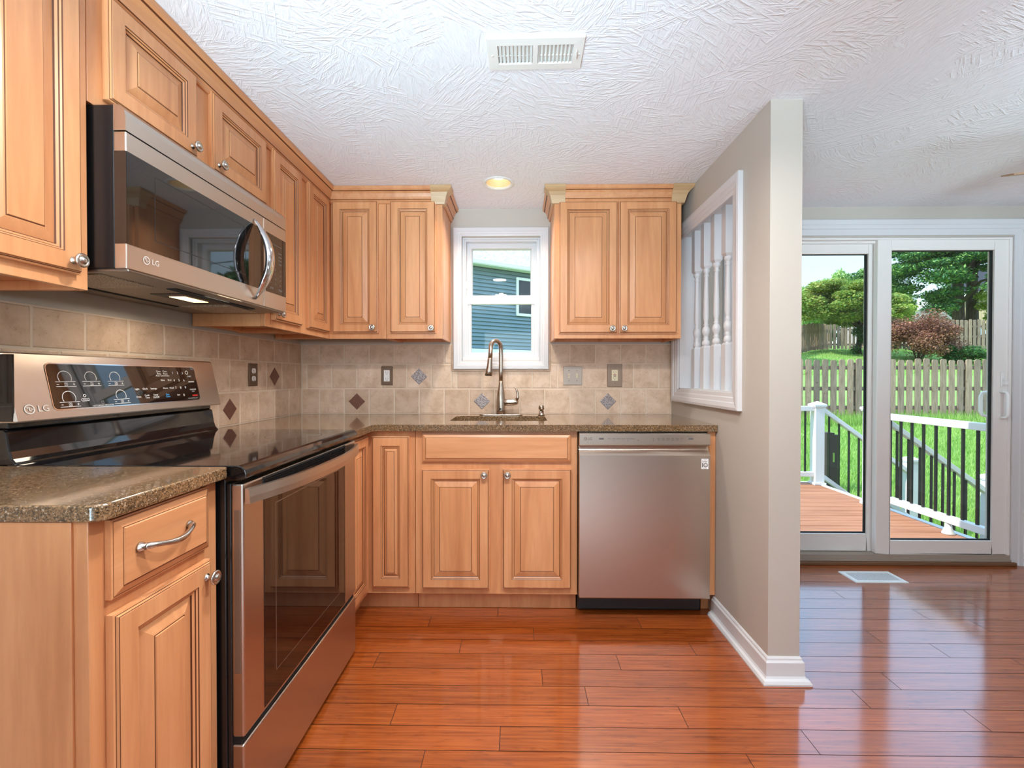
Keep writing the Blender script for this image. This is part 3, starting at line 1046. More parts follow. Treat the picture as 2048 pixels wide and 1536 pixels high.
# corner cabinet: an L
cc = thing('corner_cabinet', 'L-shaped maple corner wall cabinet with two doors meeting at right angles', 'cabinet', (XL, YB, 0))
m_ = MB()
fx, fy = UD, -UD                # inner corner of the face frames in local axes (x right, y back)
LX, LY = .618, -.629            # end of the back arm, end of the left arm
m_.box(0.001, LX, fy, fy + .019, ZU0, ZU1); m_.box(fx - .019, fx, LY, fy + .019, ZU0, ZU1)
m_.box(0.001, LX, fy + .019, -.001, ZU0 + .022, ZU1); m_.box(0.001, fx - .019, LY, fy + .019, ZU0 + .022, ZU1)
m_.box(LX - .014, LX, fy + .019, -.001, ZU0, ZU0 + .022); m_.box(.001, fx - .019, LY, LY + .014, ZU0, ZU0 + .022)
m_.build('body', 'maple', cc, bevel=.0012)
door(cc, .325, .577, DZ0, DZT, fy - .0205, (.577 - .027, 1.412))
hold = bpy.data.objects.new('left_leaf', None)
dl = door(None, .0, .240, DZ0, DZT, 0, None)
dl.parent = cc; dl.rotation_euler = (0, 0, R90); dl.location = (fx + .0205, -.574, 0)
bpy.data.objects.remove(hold)
upper('kitchen_cabinet', 'narrow single-door maple wall cabinet left of the kitchen window', (XL + .620, YB, 0), 0, .308, ZU0,
      [(.023, .273, DZ0, DZT, (.273 - .022, 1.408))])
upper('kitchen_cabinet', 'two-door maple wall cabinet right of the kitchen window', (.195, YB, 0), 0, .690, ZU0,
      [(.024, .343, 1.380, 2.096, (.343 - .032, 1.405)), (.350, .663, 1.380, 2.096, (.350 + .024, 1.405))])

CROWN = [(.0006, 2.092), (.006, 2.092), (.010, 2.097), (.010, 2.104), (.015, 2.110), (.018, 2.112), (.020, 2.124), (.026, 2.140), (.034, 2.150), (.040, 2.152), (.046, 2.158), (.048, 2.1735), (.0006, 2.1735)]
BLOCK = [(.0006, 2.086), (.013, 2.086), (.016, 2.096), (.020, 2.112), (.024, 2.126), (.034, 2.144), (.046, 2.152), (.054, 2.160), (.055, 2.1742), (.0006, 2.1742)]
cr = thing('crown_molding', 'stained maple crown molding along the tops of the left corner cabinets', 'molding', (XL + UD, 1.6, 2.09))
m_ = MB()
fX, fY = XL + UD, YB - UD
xr = XL + .928
m_.sweep([(fX, .60), (fX, fY), (xr, fY), (xr, YB - .001)], CROWN, 0, 1, (4, 8))
m_.build('molding', ['maple_deep', 'glaze'], cr, (-fX, -1.6, -2.09))
m_ = MB(); m_.sweep([(xr - .058, fY), (xr, fY), (xr, fY + .030)], BLOCK, 0, 1)
m_.build('corner_block', 'pale_block', cr, (-fX, -1.6, -2.09))
cr = thing('crown_molding', 'maple crown molding with pale corner blocks on the cabinet right of the window', 'molding', (.54, YB - UD, 2.09))
a0, a1 = .195, .885
m_ = MB(); m_.sweep([(a0, YB - .001), (a0, fY), (a1, fY), (a1, YB - .001)], CROWN, 0, 1, (4, 8))
m_.build('molding', ['maple_deep', 'glaze'], cr, (-.54, -fY, -2.09))
for pts in ([(a0, fY + .030), (a0, fY), (a0 + .058, fY)], [(a1 - .058, fY), (a1, fY), (a1, fY + .030)]):
    m_ = MB(); m_.sweep(pts, BLOCK, 0, 1); m_.build('corner_block', 'pale_block', cr, (-.54, -fY, -2.09))

# base cabinets
BZ0, BZ1 = .097, .8845
BD = .611


def base_body(m_, w, depth=BD, z1=BZ1, toe=.058, toe_l=0):
    m_.box(0, w, -depth, -.001, BZ0, z1)
    m_.box(.0, w, -depth + toe, -.02, .001, BZ0)


nb = thing('base_cabinet', 'maple base cabinet with one drawer and one door at the lower left', 'cabinet', (XL, .750, 0), R90)
m_ = MB(); nbz = .8985
m_.box(0, .322, -.596, -.001, BZ0, nbz); m_.box(.0, .322, -.615, -.596, BZ0, nbz); m_.box(0, .322, -.555, -.02, .001, BZ0)
m_.build('body', 'maple', nb, bevel=.0015)
m_ = MB(); m_.box(-.0045, 0, -.590, -.002, .001, nbz); m_.build('end_panel', 'maple', nb, bevel=.001)
m_ = MB(); m_.rings(.030, .280, .750, .8915, -.6355, slab_loops(), True, True); dw_ = m_.build('drawer', ['maple_flat', 'glaze'], nb)
m_ = MB()
PU = []
for k in range(13):
    u = k / 12; PU.append((.080 + .126 * u, -.6355 - .026 * math.sin(PI * u) ** .6 - .002, .822 + .004 * math.cos(2 * PI * u)))
rad = [.0075, .0062, .0052, .0050, .0055, .006, .0062, .006, .0055, .0050, .0052, .0062, .0075]
m_.tube(PU, rad, 12)
for u in (0, 1): m_.lathe([(.0095, 0), (.0095, -.004), (.006, -.008), (.005, -.012)], (.080 + .126 * u, -.6355, .826), 'y', 14)
m_.build('pull', 'nickel', dw_)
door(nb, .030, .280, .130, .723, -.6355, (.280 - .020, .688))

cb = thing('corner_base_cabinet', 'maple corner base cabinet with two narrow doors between the range and the sink cabinet', 'cabinet', (XL, YB, 0))
m_ = MB()
LX, LY = XL * -1 - .498, 1.848 - YB
m_.box(.001, LX, -BD, -.001, BZ0, BZ1); m_.box(.001, .615, LY, -BD, BZ0, BZ1)
m_.box(.001, LX, -.553, -.02, .001, BZ0); m_.box(.001, .557, LY, -.553, .001, BZ0)
m_.build('body', 'maple', cb, bevel=.0015)
door(cb, .641, .822, .131, .859, -BD - .0205, None, field=.074, s=.045)
d2 = door(None, 0, .236, .131, .866, 0)
d2.parent = cb; d2.rotation_euler = (0, 0, R90); d2.location = (.615 + .0205, 1.884 - YB, 0)

sb = thing('sink_base_cabinet', 'maple sink base cabinet with a false drawer front above two doors', 'cabinet', (-.496, YB, 0))
m_ = MB()
W_ = .779
m_.box(0, W_, -BD, -BD + .019, BZ0, BZ1); m_.box(0, .016, -BD + .019, -.001, BZ0, BZ1); m_.box(W_ - .016, W_, -BD + .019, -.001, BZ0, BZ1)
m_.box(.016, W_ - .016, -BD + .019, -.001, BZ0, BZ0 + .018); m_.box(0, W_, -.553, -.02, .001, BZ0)
m_.build('body', 'maple', sb, bevel=.0015)
m_ = MB(); m_.rings(.034, .747, .736, .872, -BD - .0205, slab_loops(), True, True); m_.build('false_drawer_front', ['maple_flat', 'glaze'], sb)
door(sb, .032, .357, .128, .702, -BD - .0205, (.357 - .024, .678))
door(sb, .419, .749, .130, .704, -BD - .0205, (.419 + .024, .678))

ep = MB(); ep.box(.8985, .9365, 2.150, 2.768, .103, .883); ep.box(.8985, .9365, 2.222, 2.768, .001, .103)
tag(ep.build('filler_panel', 'maple', None, bevel=.0015), 'thin maple filler strip between the dishwasher and the beige wall', 'panel')

# ------------------------------------------------------------------ countertops
CT = .029
ct = thing('countertop', 'L-shaped speckled brown granite countertop under the window with the sink', 'countertop', (-.2, 2.45, .917))
m_ = MB()
zb, zt = .917 - CT - .002, .917
XE = -.690; YE = 2.128; YR = 1.8445
SX0, SX1, SY0, SY1 = -.358, .150, 2.315, 2.602
# outline with a hole, as strips
def slab(poly):
    m_.prism(poly, 'z', zb, zt)
slab([(XL, YR), (XE, YR), (XE, YE - .02), (XE + .006, YE - .006), (XE + .02, YE), (XE + .02, YB - .001), (XL, YB - .001)])
slab([(XE + .02, YE), (SX0, YE), (SX0, YB - .001), (XE + .02, YB - .001)])
slab([(SX1, YE), (.936, YE), (.936, YB - .001), (SX1, YB - .001)])
slab([(SX0, YE), (SX1, YE), (SX1, SY0), (SX0, SY0)])
slab([(SX0, SY1), (SX1, SY1), (SX1, YB - .001), (SX0, YB - .001)])
# rounded hole corners
for cx, cy, sx, sy in ((SX0, SY0, 1, 1), (SX1, SY0, -1, 1), (SX0, SY1, 1, -1), (SX1, SY1, -1, -1)):
    r = .035; pts = [(cx, cy)]
    for k in range(7):
        a = PI / 2 * k / 6
        pts.append((cx + sx * r * (1 - math.cos(a)), cy + sy * r * (1 - math.sin(a))))
    slab(pts)
m_.build('slab', 'granite', ct, (.2, -2.45, -.917), bevel=.003)

ct2 = MB()
zt2 = .928; r = .026
poly = [(XL, .742)]
x_e = -.702
for k in range(17):
    a = -PI / 2 + PI / 2 * k / 16
    poly.append((x_e - r + r * math.cos(a), .742 + r + r * math.sin(a)))
poly += [(x_e, 1.0735), (XL, 1.0735)]
ct2.prism(poly, 'z', zt2 - CT, zt2)
tag(ct2.build('countertop', 'granite', None, bevel=.004, seg=3), 'short granite countertop with a rounded corner left of the range', 'countertop')

# sink
sk = MB()
zr = .884; zd = .69
a, b, c, d_ = SX0 - .012, SX1 + .012, SY0 - .012, SY1 + .012
ai, bi, ci, di = SX0 + .004, SX1 - .004, SY0 + .004, SY1 - .004
def rr(x0, x1, y0, y1, r, z):
    out = []
    for cx, cy, s0 in ((x1 - r, y1 - r, 0), (x0 + r, y1 - r, 1), (x0 + r, y0 + r, 2), (x1 - r, y0 + r, 3)):
        for k in range(6):
            an = PI / 2 * (s0 + k / 5); out.append((cx + r * math.cos(an), cy + r * math.sin(an), z))
    return out
L0 = rr(a, b, c, d_, .03, zr); L1 = rr(ai - .006, bi + .006, ci - .006, di + .006, .04, zr); L2 = rr(ai, bi, ci, di, .045, zr - .01); L3 = rr(ai + .01, bi - .01, ci + .01, di - .01, .05, zd + .03); L4 = rr(ai + .04, bi - .04, ci + .04, di - .04, .05, zd)
n = 24
for p, q in ((L0, L1), (L1, L2), (L2, L3), (L3, L4)):
    sk.add(p + q, [(i, (i + 1) % n, n + (i + 1) % n, n + i) for i in range(n)], 0, True)
sk.add(L4, [tuple(range(n))])
sk_o = thing('sink', 'undermount dark composite sink bowl set in the granite countertop', 'sink', (-.104, 2.458, .70))
sk.build('bowl', 'granite', sk_o, (.104, -2.458, -.70))
dn = MB(); dn.lathe([(.045, 0), (.045, .003), (.038, .004), (.034, -.003), (.0, -.004)], (-.104, 2.47, zd + .001), 'z', 24); dn.build('drain', 'nickel', sk_o, (.104, -2.458, -.70))

# faucet
fc = thing('faucet', 'tall brushed nickel gooseneck faucet with a side lever behind the sink', 'faucet', (-.104, 2.662, .9175))
m_ = MB()
pts = []
for sgn in (1, -1):
    for k in range(9):
        an = -PI / 2 + PI * k / 8
        pts.append((sgn * (.103 + .026 * math.cos(an)), sgn * .026 * math.sin(an)))
m_.prism(pts, 'z', 0, .006); m_.build('base_plate', 'faucet_metal', fc, bevel=.002)
m_ = MB()
m_.lathe([(.027, .006), (.0275, .03), (.0265, .08), (.023, .125), (.0165, .165), (.0135, .185), (.0135, .20)], (0, 0, 0), 'z', 24)
m_.build('column', 'faucet_metal', fc)
m_ = MB()
path = [(0, 0, .195), (0, 0, .26), (0, 0, .34)]
Rr = .029
ctr = (-Rr, 0, .395)
path += [(.0, 0, .385)]
for k in range(1, 11):
    an = PI * k / 11
    path.append((-Rr + Rr * math.cos(an), -.055 * (k / 11), .395 + .043 * math.sin(an)))
path += [(-.0575, -.058, .375), (-.060, -.060, .335)]
m_.tube(path, [.0130] * 3 + [.0128] * (len(path) - 5) + [.0125, .0130], 16)
m_.build('gooseneck', 'faucet_metal', fc)
m_ = MB()
m_.tube([(-.060, -.060, .334), (-.0608, -.0605, .325), (-.063, -.062, .29), (-.066, -.064, .26), (-.069, -.066, .236)], [.0135, .0142, .0160, .0195, .0222], 18)
sprayh = m_.build('spray_head', 'faucet_metal', fc)
m_ = MB(); m_.tube([(-.069, -.066, .2375), (-.0692, -.0662, .232)], .0195, 18); m_.build('nozzle', 'black_plastic', sprayh)
m_ = MB(); m_.tube([(.0, 0, .076), (.04, -.004, .076), (.072, -.006, .077), (.092, -.008, .080), (.098, -.008, .086)], [.020, .0195, .019, .017, .010], 16)
m_.tube([(.088, -.008, .084), (.100, -.008, .105), (.100, -.008, .125), (.093, -.008, .148), (.086, -.008, .166)], [.010, .009, .0075, .006, .0045], 12)
m_.build('lever', 'faucet_metal', fc)
m_ = MB(); m_.lathe([(.006, 0), (.006, -.002), (0, -.002)], (-.003, -.0265, .038), 'y', 16); m_.build('sensor', 'black_gloss', fc)

sd = thing('soap_dispenser', 'short brushed nickel soap dispenser right of the faucet', 'soap dispenser', (.135, 2.655, .9175))
m_ = MB(); m_.lathe([(.019, 0), (.020, .004), (.015, .010), (.014, .026)], (0, 0, 0), 'z', 18); m_.build('base', 'faucet_metal', sd)
m_ = MB(); m_.lathe([(.010, .026), (.010, .032), (.0165, .034), (.0165, .052), (.014, .058), (0, .059)], (0, 0, 0), 'z', 18)
m_.tube([(0, 0, .047), (0, -.03, .045), (0, -.045, .036)], [.007, .0065, .0055], 10); m_.build('pump', 'faucet_metal', sd)

# ------------------------------------------------------------------ dishwasher
dwx = .283; dww = .610
dw = thing('dishwasher', 'stainless steel dishwasher under the right end of the granite countertop', 'dishwasher', (dwx, 2.10, 0))
m_ = MB(); m_.box(.003, dww - .003, .035, .62, .10, .883); m_.box(.02, dww - .02, .10, .6, .012, .10); m_.build('body', 'black_case', dw)
m_ = MB()
poly = [(.034, .880), (.004, .880), (0, .876), (0, .830), (.005, .8245), (.034, .820)]
m_.prism(poly, 'x', .002, dww - .002); cp = m_.build('control_panel', 'steel', dw)
m_ = MB()
poly = [(.034, .822), (.030, .815), (.022, .800), (.006, .784), (0, .7775), (0, .112), (.004, .107), (.034, .107)]
m_.prism(poly, 'x', .002, dww - .002); dd = m_.build('door', 'steel', dw)
m_ = MB()
for w0, w1 in ((.0, .010), ): pass
m_.rings(.004, dww - .012, .012, .094, .088, [(0, -.02, 0), (0, 0, 0), (.006, .002, 0)], True)
kp = m_.build('kick_plate', 'black_plastic', dw)
for x in (.02, .075, dww - .03):
    m_ = MB(); m_.lathe([(.003, 0), (.003, -.002), (0, -.003)], (x, .086, .07), 'y', 10); m_.build('screw', 'nickel', kp)


def lg_logo(m_, mat, r, m=0):
    m_.ring2d(mat, r * .80, r, m, 28)
    m_.rect2d(mat, -r * .12, r * .06, -r * .38, r * .5, m); m_.rect2d(mat, -r * .12, r * .34, -r * .38, -r * .22, m)
    m_.rect2d(mat, r * .30, r * .92, -r * .08, r * .08, m)
    m_.ring2d(mat @ Matrix.Translation((-r * .38, r * .34, 0)), 0, r * .16, m, 12)


def word(m_, mat, s, x, y, size, m=0, align='CENTER'):
    m_.text(s, size, mat @ Matrix.Translation((x, y, 0)), m, align)


m_ = MB(); mt = FRONT(0, -.0006, .8555)
lg_logo(m_, mt @ Matrix.Translation((.029, 0, 0)), .0075, 1)
word(m_, mt, 'LG', .050, 0, .0165, 0)
m_.rect2d(mt, .092, .114, -.004, .004, 2); 
word(m_, mt @ Matrix.Translation((0, 0, .0002)), 'POWER', .103, 0, .0058, 0)
for i, s in enumerate(('Auto', 'Heavy', 'Delicate', 'Refresh', 'Turbo', 'Download')):
    word(m_, mt, s, .140 + i * .0215, .0005, .0056, 0)
    if i in (1, 3, 4): word(m_, mt, 'cycle', .140 + i * .0215, -.0085, .0045, 2)
m_.rect2d(mt, .273, .2755, -.009, -.005, 0); m_.rect2d(mt, .342, .3445, -.009, -.005, 2); m_.rect2d(mt, .342, .3445, -.001, .003, 2)
for i, (s, s2) in enumerate((('Extra', 'Dry'), ('High', 'Temp'), ('Energy', 'Saver'), ('Half', 'Load'), ('Delay', 'Start'), ('Steam', ''))):
    word(m_, mt, s, .369 + i * .0215, .0015, .0056, 0)
    if s2: word(m_, mt, s2, .369 + i * .0215, -.0045, .0056, 0)
word(m_, mt, 'Direct Drive', .513, .0115, .0052, 2)
m_.rect2d(mt, .506, .529, -.0035, .0045, 2); word(m_, mt @ Matrix.Translation((0, 0, .0002)), 'START', .5175, .0004, .0058, 0)
m_.build('lettering', ['text_dark', 'logo_bronze', 'text_soft'], cp)
m_ = MB(); mt = FRONT(.5825, -.0008, .740)
m_.rect2d(mt, -.0175, .0175, -.025, .025, 1)
m1 = mt @ Matrix.Translation((0, 0, .0004))
for x0_, x1_, y0_, y1_ in ((-.0175, .0175, .0242, .025), (-.0175, .0175, -.025, -.0242), (-.0175, -.0167, -.025, .025), (.0167, .0175, -.025, .025)): m_.rect2d(m1, x0_, x1_, y0_, y1_, 0)
word(m_, m1, 'LG DD', 0, .0195, .0052); word(m_, m1, 'Inverter', 0, .0125, .0075); m_.rect2d(m1, -.012, .012, .0075, .0082, 0)
m_.rect2d(m1, -.0125, -.0085, -.0155, .004, 0); m_.ring2d(m1 @ Matrix.Translation((.0035, -.0058, 0)), .0068, .0098, 0, 28); word(m_, m1, 'YEAR', .0035, -.0058, .0038)
word(m_, m1, 'warranty', 0, -.0205, .0045)
m_.build('sticker', ['text_dark', 'white_gloss'], dd)

# ------------------------------------------------------------------ range
RY = 1.0795; RW = .760
rg = thing('range', 'stainless steel electric range with black glass cooktop between the granite counters', 'range', (XL, RY, 0), R90)
yd = -.675                       # front of the door
m_ = MB(); m_.box(.002, RW - .002, yd + .042, -.03, .03, .900); m_.box(.03, .07, -.60, -.54, 0, .03); m_.box(RW - .07, RW - .03, -.60, -.54, 0, .03)
m_.box(.004, RW - .004, yd + .030, yd + .042, .025, .885)
m_.build('body', 'black_case', rg, bevel=.003)
m_ = MB()
cp_ = [(-.095, .905), (-.095, .9285), (yd + .012, .9285), (yd + .003, .926), (yd - .006, .918), (yd - .009, .908), (yd - .008, .898), (yd + .002, .8935), (yd + .03, .8925), (-.30, .9005)]
m_.prism(cp_, 'x', .001, RW - .001)
ck = m_.build('cooktop', 'black_gloss', rg, bevel=.002)
m_ = MB()
for (x, y, r) in ((.20, -.52, .115), (.20, -.25, .08), (.56, -.52, .095), (.56, -.25, .105), (.38, -.20, .055)):
    mt = Matrix.Translation((x, y, .9292))
    m_.ring2d(mt, r - .0012, r, 0, 48)
m_.build('burner_marking', 'burner_grey', ck)
# door
m_ = MB()
m_.box(.003, RW - .003, yd, yd + .030, .262, .884)
od = m_.build('oven_door', 'steel', rg, bevel=.005)
gx0, gx1 = .091, .640
m_ = MB(); m_.box(gx0, gx1, yd - .0012, yd + .001, .272, .845); og = m_.build('oven_glass', 'black_glass', od)
m_ = MB()
m_.rings(gx0 + .055, gx1 - .055, .335, .80, yd - .0013, [(0, 0, 0), (.0025, .0001, 0)], False)
m_.build('window_border', 'pewter', og)
m_ = MB(); m_.box(gx0 - .004, gx1 + .004, yd - .0014, yd + .001, .850, .881)
for k in range(4): m_.box(gx0, gx1, yd - .004, yd - .0012, .8545 + k * .0068, .8565 + k * .0068, 1)
m_.build('vent_grille', ['dark_gap', 'black_gloss'], od)
m_ = MB(); n = 25; vs = []
for k in range(n):
    u = k / (n - 1); bow = .052 * (1 - abs(2 * u - 1) ** 2.2)
    x = .006 + (RW - .012) * u; y = yd - .003 - bow
    hh = .019
    for dy, dz in ((.0, -hh), (-.0125, -hh * .95), (-.0115, -.002), (-.0085, hh * .95), (0, hh)): vs.append((x, y + dy, .853 + dz))
fs = []
for k in range(n - 1):
    for j in range(5): fs.append((k * 5 + j, k * 5 + (j + 1) % 5, (k + 1) * 5 + (j + 1) % 5, (k + 1) * 5 + j))
m_.add(vs, fs, 0, False); m_.add(vs[:5], [tuple(range(5))]); m_.add(vs[-5:], [tuple(range(5))])
m_.build('handle', 'steel', od)
m_ = MB(); m_.box(.003, RW - .003, yd + .001, yd + .030, .020, .243); m_.build('drawer', 'steel', rg, bevel=.004)
m_ = MB(); m_.box(.006, RW - .006, yd + .010, yd + .030, .243, .262); m_.build('drawer_gap_shade', 'dark_gap', rg)  # near-black filler, the gap's shade put into its colour
for s_x in (.0022, ):
    m_ = MB(); m_.box(.0015, .0032, yd + .007, yd + .022, .42, .82); m_.build('side_groove', 'pewter', od, bevel=.0005)
# backguard
m_ = MB()
rs = [(-.030, .905), (-.108, .905), (-.116, .930), (-.111, .934), (-.104, .942), (-.098, .96), (-.090, 1.008), (-.083, 1.014), (-.030, 1.014)]
m_.prism(rs, 'x', .002, RW - .012)
m_.prism([(-.030, 1.014), (-.086, 1.014), (-.070, 1.19), (-.03, 1.20)], 'x', .012, RW - .016)
bgd = m_.build('backguard', 'black_gloss', rg, bevel=.004)
pb, pt = Vector((0, -.119, 1.030)), Vector((0, -.080, 1.207))
up = (pt - pb).normalized(); Ls = (pt - pb).length
nr = Vector((1, 0, 0)).cross(up).normalized()      # towards the viewer
PM = Matrix(((1, up.x, nr.x, 0), (0, up.y, nr.y, pb.y), (0, up.z, nr.z, pb.z), (0, 0, 0, 1)))
m_ = MB()
prf = [(-.119, 1.030), (-.080, 1.203), (-.076, 1.207), (-.040, 1.208), (-.040, 1.03)]
m_.prism(prf, 'x', 0, RW)
cpn = m_.build('control_panel', 'steel', rg, bevel=.005)
m_ = MB()
m_.box(-.002, .003, -.112, -.045, 1.035, 1.20); m_.build('end_cap', 'black_gloss', cpn)
dx0, dx1, dv0, dv1 = .098, .644, .028, .153
def rrect(m_, mat, x0, x1, y0, y1, r, m=0):
    pts = []
    for cx, cy, q in ((x1 - r, y1 - r, 0), (x0 + r, y1 - r, 1), (x0 + r, y0 + r, 2), (x1 - r, y0 + r, 3)):
        for k in range(6):
            an = PI / 2 * (q + k / 5); pts.append(mat @ Vector((cx + r * math.cos(an), cy + r * math.sin(an), 0)))
    m_.add(pts, [tuple(range(len(pts)))], m)
m_ = MB(); rrect(m_, PM @ Matrix.Translation((0, 0, .0006)), dx0 - .003, dx1 + .003, dv0 - .003, dv1 + .003, .014)
m_.build('display_bezel', 'chrome', cpn)
m_ = MB(); rrect(m_, PM @ Matrix.Translation((0, 0, .0012)), dx0, dx1, dv0, dv1, .012)
dsp = m_.build('display', 'black_glass', cpn)
m_ = MB(); D_ = PM @ Matrix.Translation((dx0, dv0, .0017))
for (x, y, r) in ((.043, .087, .019), (.118, .087, .018), (.197, .087, .018), (.043, .030, .019), (.205, .030, .018)):
    Q = D_ @ Matrix.Translation((x, y, 0))
    m_.ring2d(Q, r - .0014, r, 0, 36, -.55, PI + .55)
    w = .028
    for yy in (-.0125, -.0255): m_.rect2d(Q, -w, w, yy, yy + .0011, 0)
    m_.rect2d(Q, -w + .003, -w + .009, -.0195, -.0183, 0); m_.rect2d(Q, w - .009, w - .003, -.0195, -.0183, 0); m_.rect2d(Q, w - .0066, w - .0054, -.022, -.0158, 0)
    word(m_, Q, 'ON', 0, -.0165, .0062); word(m_, Q, 'OFF', 0, -.0218, .0062)
rrect(m_, D_ @ Matrix.Translation((.088, .022, 0)), -.012, .012, -.004, .004, .004, 0)
rrect(m_, D_ @ Matrix.Translation((.088, .022, .0002)), -.011, .011, -.003, .003, .003, 4)
word(m_, D_ @ Matrix.Translation((0, 0, .0004)), 'Select', .088, .022, .0065); m_.ring2d(D_ @ Matrix.Translation((.088, .034, 0)), .003, .0045, 0, 16)
m_.rect2d(D_, .136, .142, .008, .0088, 3); m_.rect2d(D_, .136, .142, .0152, .016, 3); m_.rect2d(D_, .1352, .136, .008, .016, 3); m_.rect2d(D_, .142, .1428, .008, .016, 3)
word(m_, D_, 'HOT SURFACE INDICATOR', .140, .003, .0055)
for s, x, y, c_ in (('Conv.', .372, .108, 0), ('Bake', .372, .100, 0), ('Conv.', .400, .108, 0), ('Roast', .400, .100, 0), ('Auto Conversion', .386, .093, 0), ('Bake', .382, .077, 0), ('Broil', .413, .077, 0),
                    ('Clock', .300, .048, 0), ('Settings', .335, .048, 0), ('Warm', .386, .048, 0), ('Proof', .415, .048, 0), ('Light', .268, .048, 0), ('Oven', .268, .022, 0),
                    ('Cook', .302, .026, 0), ('Time', .302, .018, 0), ('Timer', .338, .026, 0), ('On/Off', .338, .018, 0), ('Easy', .390, .026, 1), ('Clean', .390, .018, 1)):
    word(m_, D_, s, x, y, .0085, c_)
for i, row in enumerate(('123', '456', '789')):
    for j, ch in enumerate(row): word(m_, D_, ch, .434 + j * .0235, .103 - i * .0275, .0125, 0)
word(m_, D_, '0', .466, .020, .0125, 0); word(m_, D_, 'Start', .440, .022, .007, 0)
m_.ring2d(D_ @ Matrix.Translation((.503, .105, 0)), .0055, .0075, 0, 20); word(m_, D_, 'START', .512, .090, .007)
m_.rect2d(D_, .502, .532, .068, .0705, 0); word(m_, D_, 'CLEAR/OFF', .517, .040, .0065); word(m_, D_, 'Cancel', .517, .033, .005); m_.rect2d(D_, .508, .536, .0145, .0195, 2)
word(m_, D_, 'Push and hold 3 seconds', .508, .007, .0048)
m_.build('lettering', ['display_white', 'display_blue', 'display_red', 'display_grey', 'black_gloss'], dsp)
m_ = MB(); Q = PM @ Matrix.Translation((.036, .033, .0012)); lg_logo(m_, Q, .0125); word(m_, Q, 'LG', .034, 0, .024)
m_.build('logo', 'logo_silver', cpn)

# ------------------------------------------------------------------ microwave
MY = 1.0845; MW_ = .752; my = -.391
mw = thing('microwave', 'stainless over-the-range microwave with arched handle on the left wall', 'microwave', (XL, MY, 0), R90)
z0, z1 = 1.409, 1.808
m_ = MB(); m_.box(.002, MW_ - .002, my + .030, -.001, z0 + .002, z1 - .0); m_.build('case', 'black_case', mw, bevel=.003)
m_ = MB()
m_.prism([(my + .030, 1.744), (my, 1.744), (my, 1.778), (my + .004, 1.794), (my + .013, 1.805), (my + .030, 1.808)], 'x', .0, MW_)
m_.build('vent_trim', 'steel', mw)
m_ = MB(); m_.box(0, .590, my, my + .030, z0, 1.741); md_ = m_.build('door', 'steel', mw, bevel=.002)
m_ = MB(); m_.box(.0005, .5895, my - .0012, my + .001, 1.469, 1.694); m_.box(-.0006, .001, my - .0008, my + .0285, 1.469, 1.694)
mg = m_.build('window', 'black_glass', md_)
m_ = MB(); m_.rings(.085, .478, 1.500, 1.668, my - .0013, [(0, 0, 0), (.002, .0001, 0)], False); m_.build('window_border', 'black_plastic', mg)
m_ = MB(); n = 29; vs = []; za, zb_ = 1.424, 1.713
for k in range(n):
    u = k / (n - 1); s = 1 - abs(2 * u - 1) ** 2
    bow = .060 * s; w = .0025 + .0195 * min(1, s * 1.5); th = .0045 + .004 * s
    z = za + (zb_ - za) * u; y = my - .002 - bow; xc = .530
    vs += [(xc - w, y + th, z), (xc - w, y - th * .3, z), (xc - w * .4, y - th, z), (xc + w * .4, y - th, z), (xc + w, y - th * .3, z), (xc + w, y + th, z)]
fs = []
for k in range(n - 1):
    for j in range(6): fs.append((k * 6 + j, k * 6 + (j + 1) % 6, (k + 1) * 6 + (j + 1) % 6, (k + 1) * 6 + j))
m_.add(vs, fs, 0, True); m_.add(vs[:6], [tuple(range(6))]); m_.add(vs[-6:], [tuple(range(6))])
m_.build('handle', 'chrome', md_)
m_ = MB(); Q = FRONT(.058, my - .0008, 1.4425); lg_logo(m_, Q, .0105); word(m_, Q, 'LG', .029, 0, .020); m_.build('logo', 'logo_silver', md_)
m_ = MB(); m_.box(.5925, MW_, my, my + .030, z0, 1.741); mp_ = m_.build('control_panel', 'steel', mw, bevel=.002)
m_ = MB(); m_.box(.606, MW_ - .004, my - .0012, my + .001, 1.469, 1.694); mc = m_.build('keypad', 'black_glass', mp_)
m_ = MB(); Q = FRONT(.606, my - .0018, 1.469)
for i, row in enumerate(('123', '456', '789', '*0#')):
    for j, ch in enumerate(row): word(m_, Q, ch, .030 + j * .034, .095 - i * .019, .010)
for i, (s, s2) in enumerate((('Popcorn', 'Sensor'), ('Defrost', 'Soften'), ('Cook', 'Power'), ('Time', 'Hold'))):
    word(m_, Q, s, .038, .165 - i * .0145, .009); word(m_, Q, s2, .098, .165 - i * .0145, .009)
word(m_, Q, 'STOP', .035, .018, .010); word(m_, Q, 'START', .100, .018, .010)
m_.rect2d(Q, .03, .11, .19, .191, 0)
m_.build('lettering', 'display_grey', mc)
m_ = MB()
m_.box(.01, MW_ - .01, my + .004, -.01, z0 - .006, z0 + .003); bt = m_.build('bottom_pan', 'pewter', mw, bevel=.003)
m_ = MB(); m_.box(.03, .20, -.30, -.12, z0 - .009, z0 - .005); m_.build('grease_filter', 'filter_mesh', bt, bevel=.002)
m_ = MB(); m_.box(MW_ - .22, MW_ - .05, -.30, -.12, z0 - .009, z0 - .005); m_.build('grease_filter', 'filter_mesh', bt, bevel=.002)
m_ = MB(); m_.box(.22, MW_ - .14, -.345, -.315, z0 - .0085, z0 - .005); m_.build('vent_slot', 'dark_gap', bt)
m_ = MB(); m_.box(.20, MW_ - .20, -.10, -.085, z0 - .0085, z0 - .005); m_.build('vent_slot', 'dark_gap', bt)
